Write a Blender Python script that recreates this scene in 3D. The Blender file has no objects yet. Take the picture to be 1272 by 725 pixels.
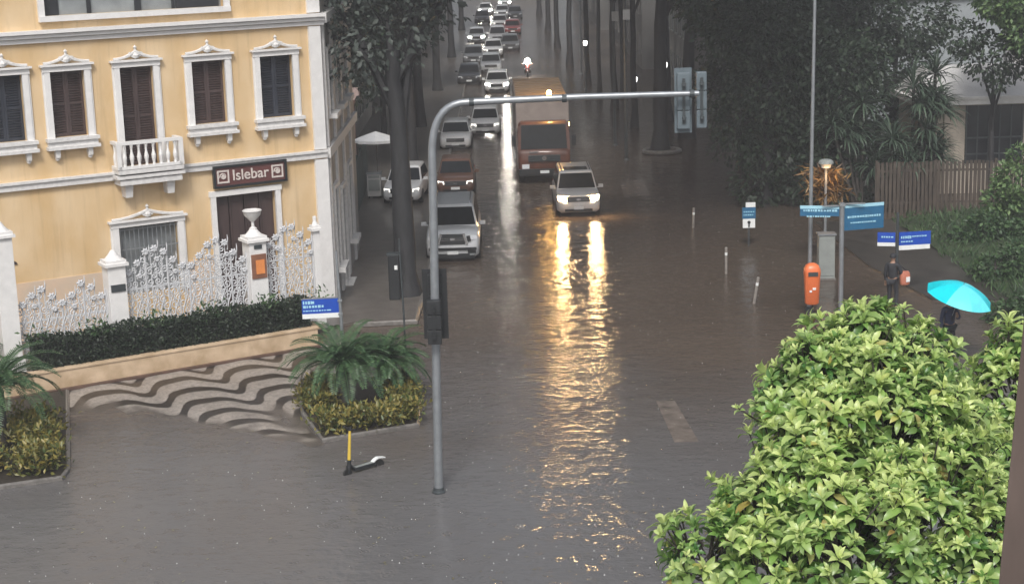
import bpy, bmesh, math, random
import numpy as np
from mathutils import Vector, Matrix, Euler
rnd = random.Random(7)
scene = bpy.context.scene
COL = scene.collection
rad = math.radians
# ------------------------------------------------------------------ camera
W0, H0, FPX, YH, CAMH, ROLL = 1272, 725, 2100., -110., 12.5, rad(-1.7)
CX, CY = 636, 362.5
TH = math.atan((CY - YH) / FPX)
_c, _s = math.cos, math.sin
FW = Vector((0, _c(TH), -_s(TH))); R0 = Vector((1, 0, 0)); U0 = Vector((0, _s(TH), _c(TH)))
RV = R0 * _c(ROLL) + U0 * _s(ROLL); UV = U0 * _c(ROLL) - R0 * _s(ROLL)
cd = bpy.data.cameras.new('camera'); cam = bpy.data.objects.new('camera', cd); COL.objects.link(cam)
cam.matrix_world = Matrix(((RV.x, UV.x, -FW.x, 0), (RV.y, UV.y, -FW.y, 0), (RV.z, UV.z, -FW.z, CAMH), (0, 0, 0, 1)))
cd.sensor_width = 36; cd.lens = 36 * FPX / W0; cd.clip_start = .1; cd.clip_end = 3000
scene.camera = cam

def ray(x, y): return FW + RV * ((x - CX) / FPX) + UV * ((CY - y) / FPX)
def at(x, y, z=0.):
    d = ray(x, y); t = (z - CAMH) / d.z; return Vector((d.x * t, d.y * t, z))
def aty(x, y, Y):
    d = ray(x, y); t = Y / d.y; return Vector((d.x * t, Y, CAMH + d.z * t))

# ------------------------------------------------------------------ materials
def mat(name, col, rough=.6, var=.15, scale=6., bump=0., metal=0., spec=.5, emit=None, estr=0., col2=None, stretch=None, coat=0.):
    m = bpy.data.materials.new(name); m.use_nodes = True
    nt = m.node_tree; N = nt.nodes; L = nt.links; b = N['Principled BSDF']
    b.inputs['Roughness'].default_value = rough; b.inputs['Metallic'].default_value = metal
    b.inputs['Specular IOR Level'].default_value = spec
    b.inputs['Coat Weight'].default_value = coat; b.inputs['Coat Roughness'].default_value = .08
    c1 = tuple(max(0, v * (1 - var)) for v in col); c2 = tuple(min(1, v * (1 + var)) for v in (col2 or col))
    tc = N.new('ShaderNodeTexCoord'); mp = N.new('ShaderNodeMapping'); L.new(tc.outputs['Object'], mp.inputs[0])
    if stretch: mp.inputs['Scale'].default_value = stretch
    no = N.new('ShaderNodeTexNoise'); no.inputs['Scale'].default_value = scale; no.inputs['Detail'].default_value = 6
    L.new(mp.outputs[0], no.inputs['Vector'])
    cr = N.new('ShaderNodeValToRGB'); cr.color_ramp.elements[0].position = .3; cr.color_ramp.elements[1].position = .7
    cr.color_ramp.elements[0].color = (*c1, 1); cr.color_ramp.elements[1].color = (*c2, 1)
    L.new(no.outputs['Fac'], cr.inputs[0]); L.new(cr.outputs[0], b.inputs['Base Color'])
    if bump:
        bp = N.new('ShaderNodeBump'); bp.inputs['Strength'].default_value = bump; bp.inputs['Distance'].default_value = .02
        L.new(no.outputs['Fac'], bp.inputs['Height']); L.new(bp.outputs[0], b.inputs['Normal'])
    if emit:
        b.inputs['Emission Color'].default_value = (*emit, 1); b.inputs['Emission Strength'].default_value = estr
    return m

def leafmat(name, c1, c2, rough=.45, trans=.25, attr=None, c3=None, spec=.5):
    """leaf colour varies leaf by leaf (random per island); optional attribute mixes in young-leaf colour"""
    m = bpy.data.materials.new(name); m.use_nodes = True
    nt = m.node_tree; N = nt.nodes; L = nt.links; b = N['Principled BSDF']; out = N['Material Output']
    b.inputs['Roughness'].default_value = rough; b.inputs['Specular IOR Level'].default_value = spec
    g = N.new('ShaderNodeNewGeometry'); cr = N.new('ShaderNodeValToRGB')
    cr.color_ramp.elements[0].color = (*c1, 1); cr.color_ramp.elements[1].color = (*c2, 1)
    if attr:   # a few yellowed and browned leaves
        cr.color_ramp.elements[1].position = .965
        for p_, c_ in ((.98, (.50, .46, .09)), (.996, (.28, .17, .05))): e_ = cr.color_ramp.elements.new(p_); e_.color = (*c_, 1)
    L.new(g.outputs['Random Per Island'], cr.inputs[0]); col = cr.outputs[0]
    if attr:
        a = N.new('ShaderNodeAttribute'); a.attribute_name = attr
        mx = N.new('ShaderNodeMix'); mx.data_type = 'RGBA'
        L.new(a.outputs['Fac'], mx.inputs[0]); L.new(col, mx.inputs[6]); mx.inputs[7].default_value = (*c3, 1); col = mx.outputs[2]
    L.new(col, b.inputs['Base Color'])
    t = N.new('ShaderNodeBsdfTranslucent'); L.new(col, t.inputs[0])
    ms = N.new('ShaderNodeMixShader'); ms.inputs[0].default_value = trans
    L.new(b.outputs[0], ms.inputs[1]); L.new(t.outputs[0], ms.inputs[2]); L.new(ms.outputs[0], out.inputs[0])
    return m

M = {}
M['white_paint'] = mat('white_paint', (.74, .73, .72), .45, .06, 5, .1)
M['old_white'] = mat('old_white', (.66, .65, .64), .55, .12, 8, .2)
M['shutter'] = mat('shutter', (.058, .038, .036), .5, .3, 5, .2, stretch=(1, 1, .15))
M['dark_glass'] = mat('dark_glass', (.03, .032, .036), .08, .2, 2)
M['pale_glass'] = mat('pale_glass', (.25, .27, .28), .08, .25, 1.5)
M['iron_white'] = mat('iron_white', (.54, .55, .57), .4, .06, 12)
M['black'] = mat('black_paint', (.018, .02, .022), .4, .2, 8, .1)
M['rubber'] = mat('rubber', (.014, .014, .014), .7, .2, 10)
M['steel'] = mat('galvanised', (.30, .32, .34), .35, .12, 6, .05, metal=.5)
M['steel_dark'] = mat('dark_steel', (.06, .07, .075), .45, .2, 6, .05, metal=.3)
M['chrome'] = mat('chrome', (.6, .6, .62), .15, .05, 4, metal=1)
M['sign_blue'] = mat('sign_blue', (.012, .07, .42), .35, .06, 4)
M['sign_teal'] = mat('sign_teal', (.02, .12, .24), .35, .1, 4)
M['sign_white'] = mat('sign_white', (.78, .8, .8), .4, .04, 4)
M['sign_cyan'] = mat('sign_cyan', (.35, .62, .75), .4, .04, 4)
M['kerb_stone'] = mat('kerb_stone', (.16, .15, .14), .35, .25, 9, .3)
M['soil'] = mat('soil', (.035, .028, .02), .7, .4, 14, .6)
M['orange_plastic'] = mat('orange_plastic', (.72, .17, .055), .35, .06, 5)
M['bark'] = mat('bark', (.05, .043, .037), .7, .45, 9, .9, stretch=(1, 1, .25))
M['bark_dark'] = mat('bark_dark', (.022, .022, .024), .7, .4, 9, .9, stretch=(1, 1, .25))
M['grey_wall'] = mat('grey_wall', (.17, .165, .16), .6, .2, .8, .1, stretch=(1, 1, .4))
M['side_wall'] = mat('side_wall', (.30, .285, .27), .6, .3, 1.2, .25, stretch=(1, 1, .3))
M['pink_wall'] = mat('pink_wall', (.36, .27, .25), .6, .2, 1.2, .1)
M['pale_wall'] = mat('pale_wall', (.56, .55, .54), .6, .15, 1.2, .1)
M['roof_grey'] = mat('roof_grey', (.30, .33, .35), .5, .15, 1.5, .1)
M['roof_tile'] = mat('roof_tile', (.16, .085, .06), .6, .3, 5, .5)
M['beige_wall'] = mat('beige_wall', (.42, .37, .31), .6, .18, 2, .2)
M['wood'] = mat('wood_slat', (.062, .048, .037), .55, .5, 5, .3, stretch=(3, 3, .3))
M['fence_green'] = mat('fence_green', (.04, .06, .058), .5, .3, 5, .2)
M['cabinet'] = mat('cabinet_grey', (.26, .28, .27), .45, .12, 3, .1)
M['skin'] = mat('skin', (.32, .19, .13), .5, .08, 10)
M['hair'] = mat('hair', (.012, .01, .009), .5, .3, 30, .3)
M['cloth_dark'] = mat('cloth_dark', (.02, .022, .027), .7, .25, 14, .3)
M['cloth_blue'] = mat('cloth_blue', (.035, .045, .09), .7, .25, 14, .3)
M['cloth_grey'] = mat('cloth_grey', (.10, .10, .11), .7, .25, 14, .3)
M['bag'] = mat('bag', (.46, .16, .10), .5, .2, 14, .2)
M['cyan'] = mat('cyan_nylon', (.0, .62, .72), .38, .05, 8, .1)
M['cyan_pale'] = mat('cyan_nylon_pale', (.12, .72, .80), .38, .05, 8, .1)
M['yellow_paint'] = mat('yellow_paint', (.62, .44, .06), .4, .08, 6)
M['sunshade'] = mat('sunshade', (.78, .78, .77), .5, .06, 5, .1)
M['rust_post'] = mat('rust_post', (.10, .075, .065), .55, .3, 5, .3, stretch=(1, 1, .3))
M['truck_red'] = mat('truck_red', (.095, .034, .02), .45, .4, 2, .05, coat=.4)
M['truck_box'] = mat('truck_box', (.26, .22, .20), .45, .15, 2, .1)
M['truck_roof'] = mat('truck_roof', (.16, .12, .085), .4, .2, 2, .1)
M['lamp_white'] = mat('lamp_white', (.8, .8, .8), .3, 0, 1, emit=(1, .97, .9), estr=7)
M['lamp_small'] = mat('lamp_small', (.8, .8, .8), .3, 0, 1, emit=(1, .98, .93), estr=3)
M['headlight_on'] = mat('headlight_on', (.8, .8, .75), .2, 0, 1, emit=(1, .64, .29), estr=300)
M['headlight_far'] = mat('headlight_far', (.8, .8, .8), .2, 0, 1, emit=(1, .93, .82), estr=260)
M['headlight_dim'] = mat('headlight_dim', (.8, .8, .8), .2, 0, 1, emit=(1, .95, .85), estr=1.2)
M['headlight_off'] = mat('headlight_off', (.72, .74, .77), .1, .1, 20)
M['car_glass'] = mat('car_glass', (.012, .014, .016), .12, .3, 3, spec=.25)
M['amber_on'] = mat('amber_on', (.8, .45, .1), .2, 0, 1, emit=(1, .55, .12), estr=60)
M['taillight'] = mat('taillight', (.3, .02, .015), .25, .1, 5)
for nm, c in dict(car_white=(.70, .70, .70), car_silver=(.58, .59, .60), car_pearl=(.66, .64, .61), car_dark=(.035, .037, .042), car_grey=(.14, .145, .15), car_orange=(.11, .055, .035), car_red=(.22, .03, .025)).items():
    M[nm] = mat(nm, c, .28, .03, 3, coat=.7)

# leaf materials
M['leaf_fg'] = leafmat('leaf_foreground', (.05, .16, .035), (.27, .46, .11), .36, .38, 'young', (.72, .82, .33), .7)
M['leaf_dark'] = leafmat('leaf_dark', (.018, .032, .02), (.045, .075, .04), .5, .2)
M['leaf_mid'] = leafmat('leaf_mid', (.03, .07, .03), (.09, .16, .06), .45, .25)
M['leaf_bright'] = leafmat('leaf_bright', (.06, .13, .045), (.20, .30, .12), .45, .3)
M['leaf_grey'] = leafmat('leaf_grey', (.05, .065, .058), (.10, .12, .105), .5, .2)
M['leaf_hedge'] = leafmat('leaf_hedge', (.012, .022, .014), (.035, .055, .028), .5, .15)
M['leaf_croton'] = leafmat('leaf_croton', (.06, .10, .03), (.30, .24, .06), .4, .2)
M['leaf_cycad'] = leafmat('leaf_cycad', (.03, .08, .035), (.10, .18, .075), .35, .2)
M['leaf_strap'] = leafmat('leaf_strap', (.035, .06, .04), (.10, .15, .10), .4, .2)
M['leaf_amber'] = leafmat('leaf_amber', (.10, .05, .018), (.34, .21, .08), .4, .25)

M['leaf_float'] = leafmat('leaf_floating', (.05, .04, .02), (.22, .19, .07), .4, 0)
# ------------------------------------------------------------------ mesh builder
class MB:
    def __init__(s): s.v = []; s.f = []; s.mi = []
    def add(s, vs, fs, mi=0):
        o = len(s.v); s.v += [tuple(p) for p in vs]; s.f += [tuple(i + o for i in f) for f in fs]; s.mi += [mi] * len(fs); return s
    def box(s, c, d, mi=0, rz=0., rx=0., ry=0., taper=1.):
        x, y, z = (k / 2 for k in d)
        vs = [Vector((a * x * (taper if k > 0 else 1), b * y * (taper if k > 0 else 1), k * z)) for k in (-1, 1) for a, b in ((-1, -1), (1, -1), (1, 1), (-1, 1))]
        R = Euler((rx, ry, rz)).to_matrix(); c = Vector(c)
        return s.add([R @ p + c for p in vs], [(3, 2, 1, 0), (4, 5, 6, 7), (0, 1, 5, 4), (1, 2, 6, 5), (2, 3, 7, 6), (3, 0, 4, 7)], mi)
    def tube(s, pts, r, n=8, mi=0, cap=True):
        pts = [Vector(p) for p in pts]; rs = r if isinstance(r, (list, tuple)) else [r] * len(pts)
        vs = []; fs = []; prev = None
        for i, p in enumerate(pts):
            t = (pts[min(i + 1, len(pts) - 1)] - pts[max(i - 1, 0)])
            t = t.normalized() if t.length > 1e-9 else Vector((0, 0, 1))
            if prev is None:
                a = t.cross(Vector((0, 1, 0)) if abs(t.y) < .9 else Vector((1, 0, 0))).normalized()
            else:
                a = prev - t * prev.dot(t); a = a.normalized() if a.length > 1e-6 else t.orthogonal().normalized()
            prev = a; b = t.cross(a)
            for k in range(n):
                q = 2 * math.pi * k / n; vs.append(p + (a * math.cos(q) + b * math.sin(q)) * rs[i])
        for i in range(len(pts) - 1):
            for k in range(n): fs.append((i * n + k, i * n + (k + 1) % n, (i + 1) * n + (k + 1) % n, (i + 1) * n + k))
        if cap: fs += [tuple(range(n))[::-1], tuple((len(pts) - 1) * n + k for k in range(n))]
        return s.add(vs, fs, mi)
    def lathe(s, prof, c=(0, 0, 0), n=16, mi=0, axis='z'):
        vs = []; fs = []; c = Vector(c)
        for r, h in prof:
            for k in range(n):
                q = 2 * math.pi * k / n; x, y = r * math.cos(q), r * math.sin(q)
                vs.append(c + (Vector((x, y, h)) if axis == 'z' else Vector((h, x, y)) if axis == 'x' else Vector((x, h, y))))
        for i in range(len(prof) - 1):
            for k in range(n): fs.append((i * n + k, i * n + (k + 1) % n, (i + 1) * n + (k + 1) % n, (i + 1) * n + k))
        if prof[0][0] > 1e-4: fs.append(tuple(range(n))[::-1])
        if prof[-1][0] > 1e-4: fs.append(tuple((len(prof) - 1) * n + k for k in range(n)))
        return s.add(vs, fs, mi)
    def loft(s, rings, mi=0, caps=True):
        n = len(rings[0]); vs = [p for r in rings for p in r]; fs = []
        for i in range(len(rings) - 1):
            for k in range(n): fs.append((i * n + k, i * n + (k + 1) % n, (i + 1) * n + (k + 1) % n, (i + 1) * n + k))
        if caps: fs += [tuple(range(n))[::-1], tuple((len(rings) - 1) * n + k for k in range(n))]
        return s.add(vs, fs, mi)
    def prism(s, poly, z0, z1, mi=0):
        n = len(poly); vs = [(p[0], p[1], z0) for p in poly] + [(p[0], p[1], z1) for p in poly]
        return s.add(vs, [tuple(range(n))[::-1], tuple(range(n, 2 * n))] + [(k, (k + 1) % n, n + (k + 1) % n, n + k) for k in range(n)], mi)
    def build(s, name, m=None, parent=None, smooth=False, bevel=0., loc=None, rz=0.):
        me = bpy.data.meshes.new(name); me.from_pydata(s.v, [], s.f)
        ms = m if isinstance(m, (list, tuple)) else [m]
        for k in ms: me.materials.append(M[k] if isinstance(k, str) else k)
        me.polygons.foreach_set('material_index', s.mi)
        bm = bmesh.new(); bm.from_mesh(me); bmesh.ops.recalc_face_normals(bm, faces=bm.faces)
        if bevel: bmesh.ops.bevel(bm, geom=bm.edges[:], offset=bevel, segments=2, affect='EDGES', profile=.6, clamp_overlap=True)
        bm.to_mesh(me); bm.free()
        if smooth:
            me.polygons.foreach_set('use_smooth', [True] * len(me.polygons)); me.set_sharp_from_angle(angle=rad(40))
        o = bpy.data.objects.new(name, me); COL.objects.link(o)
        if parent is not None: o.parent = parent
        if loc is not None: o.location = loc
        if rz: o.rotation_euler.z = rz
        return o

def tag(o, label=None, cat=None, group=None, kind=None):
    if label: o['label'] = label
    if cat: o['category'] = cat
    if group: o['group'] = group
    if kind: o['kind'] = kind
    return o
def thing(name, label, cat, loc=(0, 0, 0), rz=0., group=None):
    o = bpy.data.objects.new(name, None); COL.objects.link(o); o.empty_display_size = .2
    o.location = loc; o.rotation_euler = (0, 0, rz)
    return tag(o, label, cat, group)
KIDS = {}
def dup(root, loc=None, rz=None, label=None, group=None, scale=None):
    kids = {}
    for o in COL.objects:
        if o.parent is not None: kids.setdefault(o.parent.name, []).append(o)
    def cp(o, par):
        c = o.copy(); COL.objects.link(c)
        if par is not None: c.parent = par
        for ch in kids.get(o.name, []): cp(ch, c)
        return c
    r = cp(root, None)
    if loc is not None: r.location = loc
    if rz is not None: r.rotation_euler.z = rz
    if label: r['label'] = label
    if group: r['group'] = group
    if scale: r.scale = scale if isinstance(scale, (tuple, list)) else (scale,) * 3
    return r

# leaves as arrays ---------------------------------------------------
def rand_unit(n, R):
    v = R.normal(size=(n, 3)); return v / np.linalg.norm(v, axis=1)[:, None]
def norm(v): return v / np.maximum(np.linalg.norm(v, axis=1)[:, None], 1e-9)
def leaf_obj(name, Cc, D, Nn, Ln, Wd, m, parent=None, droop=.15, fold=.12, fine=False, attr=None, loc=None):
    """one folded leaf per row: base Cc, direction D, normal Nn"""
    D = norm(D); S = norm(np.cross(D, Nn)); Nn = np.cross(S, D); n = len(Cc); Ln = Ln[:, None]; Wd = Wd[:, None]
    if fine:
        st = [(0, 0, 0), (.28, .75, .02), (.62, 1, -.0), (.86, .6, -.4), (1, 0, -1)]
        V = []
        for t, w, dz in st:
            mid = Cc + D * Ln * t + Nn * (Ln * droop * dz)
            if w == 0: V.append(mid)
            else:
                up = Nn * (Wd * w * fold); V += [mid, mid + S * Wd * .5 * w + up, mid - S * Wd * .5 * w + up]
        V = np.stack(V, 1); k = V.shape[1]  # 0 | 1 2 3 | 4 5 6 | 7 8 9 | 10
        F = [(0, 2, 1), (0, 1, 3), (1, 2, 5, 4), (1, 4, 6, 3), (4, 5, 8, 7), (4, 7, 9, 6), (7, 8, 10), (7, 10, 9)]
    else:
        V = np.stack([Cc, Cc + D * Ln * .5 + S * Wd * .5 + Nn * Wd * fold, Cc + D * Ln - Nn * Ln * droop, Cc + D * Ln * .5 - S * Wd * .5 + Nn * Wd * fold], 1); k = 4
        F = [(0, 1, 2), (0, 2, 3)]
    verts = V.reshape(-1, 3); me = bpy.data.meshes.new(name)
    me.vertices.add(len(verts)); me.vertices.foreach_set('co', verts.astype(np.float32).ravel())
    tot = np.array([len(f) for f in F]); fl = np.concatenate([np.array(f) for f in F])
    loops = (np.arange(n)[:, None] * k + fl[None, :]).ravel().astype(np.int32)
    tots = np.tile(tot, n).astype(np.int32); starts = np.concatenate([[0], np.cumsum(tots)[:-1]]).astype(np.int32)
    me.loops.add(len(loops)); me.loops.foreach_set('vertex_index', loops)
    me.polygons.add(len(tots)); me.polygons.foreach_set('loop_start', starts)
    me.update(calc_edges=True)
    if attr is not None:
        a = me.attributes.new('young', 'FLOAT', 'POINT'); a.data.foreach_set('value', np.repeat(attr, k).astype(np.float32))
    if fine: me.polygons.foreach_set('use_smooth', [True] * len(me.polygons))
    me.materials.append(M[m]); o = bpy.data.objects.new(name, me); COL.objects.link(o)
    if parent is not None: o.parent = parent
    if loc is not None: o.location = loc
    return o
def crown(name, lobes, n, size, m, parent, seed, flat=.35, hollow=.55, aspect=.55):
    """leaf clumps spread through several uneven lobes: (cx,cy,cz,rx,ry,rz)"""
    R = np.random.default_rng(seed); lob = np.array(lobes, float); vol = lob[:, 3] * lob[:, 4] * lob[:, 5]; vol = vol ** .75
    idx = R.choice(len(lob), n, p=vol / vol.sum()); u = rand_unit(n, R); r = hollow + (1 - hollow) * R.random(n) ** .6
    # clumping: pull points towards random sub-centres on every lobe
    sub = rand_unit(len(lob) * 14, R).reshape(len(lob), 14, 3); pick = sub[idx, R.integers(0, 14, n)]
    u = norm(u * .55 + pick * R.random(n)[:, None] * 1.1); r = r * (.85 + .3 * R.random(n))
    P = lob[idx, :3] + u * r[:, None] * lob[idx, 3:6]
    D = norm(u + rand_unit(n, R) * .9 + np.array([0, 0, -.25])); Nn = norm(rand_unit(n, R) + np.array([0, 0, 1.1]))
    L = size * (.6 + .8 * R.random(n))
    return leaf_obj(name, P, D, Nn, L, L * aspect, m, parent)
# ------------------------------------------------------------------ sky and light
SUN_EL, SUN_AZ = 48., 186.   # azimuth: where the light comes from, degrees clockwise from +Y
w = bpy.data.worlds.new('World'); scene.world = w; w.use_nodes = True
nt = w.node_tree; bg = nt.nodes['Background']
sky = nt.nodes.new('ShaderNodeTexSky'); sky.sky_type = 'NISHITA'; sky.sun_disc = False
sky.sun_elevation = rad(SUN_EL); sky.sun_rotation = rad(SUN_AZ); sky.dust_density = 4; sky.ozone_density = 1; sky.air_density = 1
hs = nt.nodes.new('ShaderNodeHueSaturation'); hs.inputs['Saturation'].default_value = .42
nt.links.new(sky.outputs[0], hs.inputs['Color']); nt.links.new(hs.outputs[0], bg.inputs[0]); bg.inputs[1].default_value = .105
sl = bpy.data.lights.new('sun', 'SUN'); sl.energy = 1.5; sl.angle = rad(14); sl.color = (1, .97, .92)
so = bpy.data.objects.new('sun', sl); COL.objects.link(so)
dv = Vector((math.sin(rad(SUN_AZ)) * math.cos(rad(SUN_EL)), math.cos(rad(SUN_AZ)) * math.cos(rad(SUN_EL)), math.sin(rad(SUN_EL))))
so.rotation_euler = dv.to_track_quat('Z', 'Y').to_euler()
vs_ = scene.view_settings; vs_.view_transform = 'Standard'; vs_.look = 'None'; vs_.exposure = .58; vs_.gamma = 1
scene.cycles.use_denoising = True; scene.cycles.sample_clamp_indirect = 6; scene.cycles.max_bounces = 6
scene.cycles.transparent_max_bounces = 4; scene.cycles.caustics_reflective = False; scene.cycles.caustics_refractive = False

# ------------------------------------------------------------------ ground, water
def water_mat():
    m = bpy.data.materials.new('flood_water'); m.use_nodes = True
    nt = m.node_tree; N = nt.nodes; L = nt.links; b = N['Principled BSDF']
    b.inputs['IOR'].default_value = 1.33; b.inputs['Roughness'].default_value = .10; b.inputs['Specular IOR Level'].default_value = .5
    tc = N.new('ShaderNodeTexCoord')
    n0 = N.new('ShaderNodeTexNoise'); n0.inputs['Scale'].default_value = .12; n0.inputs['Detail'].default_value = 5; L.new(tc.outputs['Object'], n0.inputs['Vector'])
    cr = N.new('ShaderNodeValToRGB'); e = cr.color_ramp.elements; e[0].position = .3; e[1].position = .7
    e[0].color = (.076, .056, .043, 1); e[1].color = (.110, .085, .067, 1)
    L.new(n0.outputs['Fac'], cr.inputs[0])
    # grey sky reflection painted into the near base colour; street stays muddy brown
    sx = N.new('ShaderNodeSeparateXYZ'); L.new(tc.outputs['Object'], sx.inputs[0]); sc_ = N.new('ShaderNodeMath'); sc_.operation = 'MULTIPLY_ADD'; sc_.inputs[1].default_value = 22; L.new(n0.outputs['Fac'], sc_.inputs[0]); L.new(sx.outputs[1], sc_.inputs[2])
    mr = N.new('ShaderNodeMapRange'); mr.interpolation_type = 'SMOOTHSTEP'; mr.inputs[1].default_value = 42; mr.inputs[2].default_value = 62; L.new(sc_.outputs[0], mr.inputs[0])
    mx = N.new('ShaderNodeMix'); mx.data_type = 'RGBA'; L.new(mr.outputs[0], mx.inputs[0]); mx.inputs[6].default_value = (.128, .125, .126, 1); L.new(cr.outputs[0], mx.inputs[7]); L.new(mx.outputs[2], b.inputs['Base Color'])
    def noise(sc, det, st):
        mp = N.new('ShaderNodeMapping'); mp.inputs['Scale'].default_value = st; L.new(tc.outputs['Object'], mp.inputs[0])
        n = N.new('ShaderNodeTexNoise'); n.inputs['Scale'].default_value = sc; n.inputs['Detail'].default_value = det
        n.inputs['Roughness'].default_value = .55; L.new(mp.outputs[0], n.inputs['Vector']); return n.outputs['Fac']
    def bump(h, dist, prev=None, st=1.):
        bp = N.new('ShaderNodeBump'); bp.inputs['Strength'].default_value = st; bp.inputs['Distance'].default_value = dist
        L.new(h, bp.inputs['Height'])
        if prev: L.new(prev, bp.inputs['Normal'])
        return bp.outputs[0]
    # rings where drops fall
    vo = N.new('ShaderNodeTexVoronoi'); vo.inputs['Scale'].default_value = 2.2; L.new(tc.outputs['Object'], vo.inputs['Vector'])
    m1 = N.new('ShaderNodeMath'); m1.operation = 'MULTIPLY'; m1.inputs[1].default_value = 42; L.new(vo.outputs['Distance'], m1.inputs[0])
    m2 = N.new('ShaderNodeMath'); m2.operation = 'SINE'; L.new(m1.outputs[0], m2.inputs[0])
    m3 = N.new('ShaderNodeMapRange'); m3.inputs[1].default_value = 0; m3.inputs[2].default_value = .42; m3.inputs[3].default_value = 1; m3.inputs[4].default_value = 0
    L.new(vo.outputs['Distance'], m3.inputs[0])
    m4 = N.new('ShaderNodeMath'); m4.operation = 'MULTIPLY'; L.new(m2.outputs[0], m4.inputs[0]); L.new(m3.outputs[0], m4.inputs[1])
    h = bump(noise(1.1, 3, (.75, .95, 1)), .06)
    cm = noise(.22, 3, (1, .8, 1)); cr2 = N.new('ShaderNodeMapRange'); cr2.inputs[1].default_value = .38; cr2.inputs[2].default_value = .62; cr2.inputs[3].default_value = .3; cr2.inputs[4].default_value = 1; L.new(cm, cr2.inputs[0])   # calm and ruffled patches
    ml = N.new('ShaderNodeMath'); ml.operation = 'MULTIPLY'; L.new(noise(4.5, 3, (.72, 1.1, 1)), ml.inputs[0]); L.new(cr2.outputs[0], ml.inputs[1])
    h = bump(ml.outputs[0], .036, h)
    h = bump(noise(13, 2, (.8, 1, 1)), .009, h)
    h = bump(m4.outputs[0], .007, h)
    L.new(h, b.inputs['Normal'])
    return m
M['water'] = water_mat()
M['asphalt'] = mat('asphalt', (.05, .048, .046), .4, .3, 3, .3)
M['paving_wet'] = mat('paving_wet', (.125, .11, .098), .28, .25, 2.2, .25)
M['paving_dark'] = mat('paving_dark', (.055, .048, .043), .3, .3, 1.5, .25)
M['grass'] = mat('grass_bank', (.035, .055, .022), .7, .5, 1.6, .6)

def sheet(name, x0, x1, y0, y1, z, m, n=1):
    mb = MB(); mb.add([(x0, y0, z), (x1, y0, z), (x1, y1, z), (x0, y1, z)], [(0, 1, 2, 3)]); return tag(mb.build(name, m), kind='structure')
sheet('ground', -900, 900, -400, 1500, -.22, 'asphalt')
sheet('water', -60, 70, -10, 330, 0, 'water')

def slab(name, poly, z1, m, z0=-.2, kerb=None):
    mb = MB(); mb.prism([(p[0], p[1]) for p in poly], z0, z1); return tag(mb.build(name, m), kind='structure')
slab('pavement', [(-16, 49), (-6.3, 50.5), at(440, 402).to_2d(), at(515, 398).to_2d(), (-3.0, 56), (-3.15, 80), (-3.0, 250), (-16, 250)], .07, 'paving_wet')
mb = MB(); mb.tube([at(440, 404, .06), at(516, 400, .06), (-2.95, 56, .06), (-3.1, 80, .06), (-2.95, 250, .06)], .09, 6)
tag(mb.build('kerb', 'kerb_stone'), kind='structure')
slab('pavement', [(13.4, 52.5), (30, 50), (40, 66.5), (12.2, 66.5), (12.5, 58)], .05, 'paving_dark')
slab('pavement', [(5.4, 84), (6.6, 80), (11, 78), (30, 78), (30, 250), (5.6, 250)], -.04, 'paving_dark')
mb = MB(); R = np.random.default_rng(3); nx, ny = 26, 22; g = []
for j in range(ny + 1):
    for i in range(nx + 1):
        t = i / nx; x = 15.2 + 17 * t + (1 - j / ny) * .7; y = 48 + 18.5 * j / ny; g.append((x, y, .05 + .5 * min(1, t * 2.5) ** .7 + R.normal() * .05))
mb.add(g, [(j * (nx + 1) + i, j * (nx + 1) + i + 1, (j + 1) * (nx + 1) + i + 1, (j + 1) * (nx + 1) + i) for j in range(ny) for i in range(nx)])
tag(mb.build('grass_bank', 'grass', smooth=True), kind='structure')
# faint worn road paint just awash in the middle of the crossing
M['worn_paint'] = mat('worn_paint', (.115, .096, .082), .22, .10, 3, .2, col2=(.21, .175, .15))
for nm, q in (('road_marking', [(815, 498), (838, 497), (868, 548), (838, 549)]), ('road_marking', [(770, 225), (800, 222), (808, 243), (776, 245)])):
    P = [at(x, y, .004) for x, y in q]; mb = MB(); mb.add(P, [(3, 2, 1, 0)]); tag(mb.build(nm, 'worn_paint'), kind='structure')

# ------------------------------------------------------------------ corner building frame: u to the left along the facade, off outwards
BC = at(398, 378, .3); BC.z = 0; BA = rad(31)
bd = Vector((math.cos(BA), math.sin(BA), 0)); bn = Vector((math.sin(BA), -math.cos(BA), 0))
def bl(u, off, z=0.): return BC - bd * u + bn * off + Vector((0, 0, z))
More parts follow.
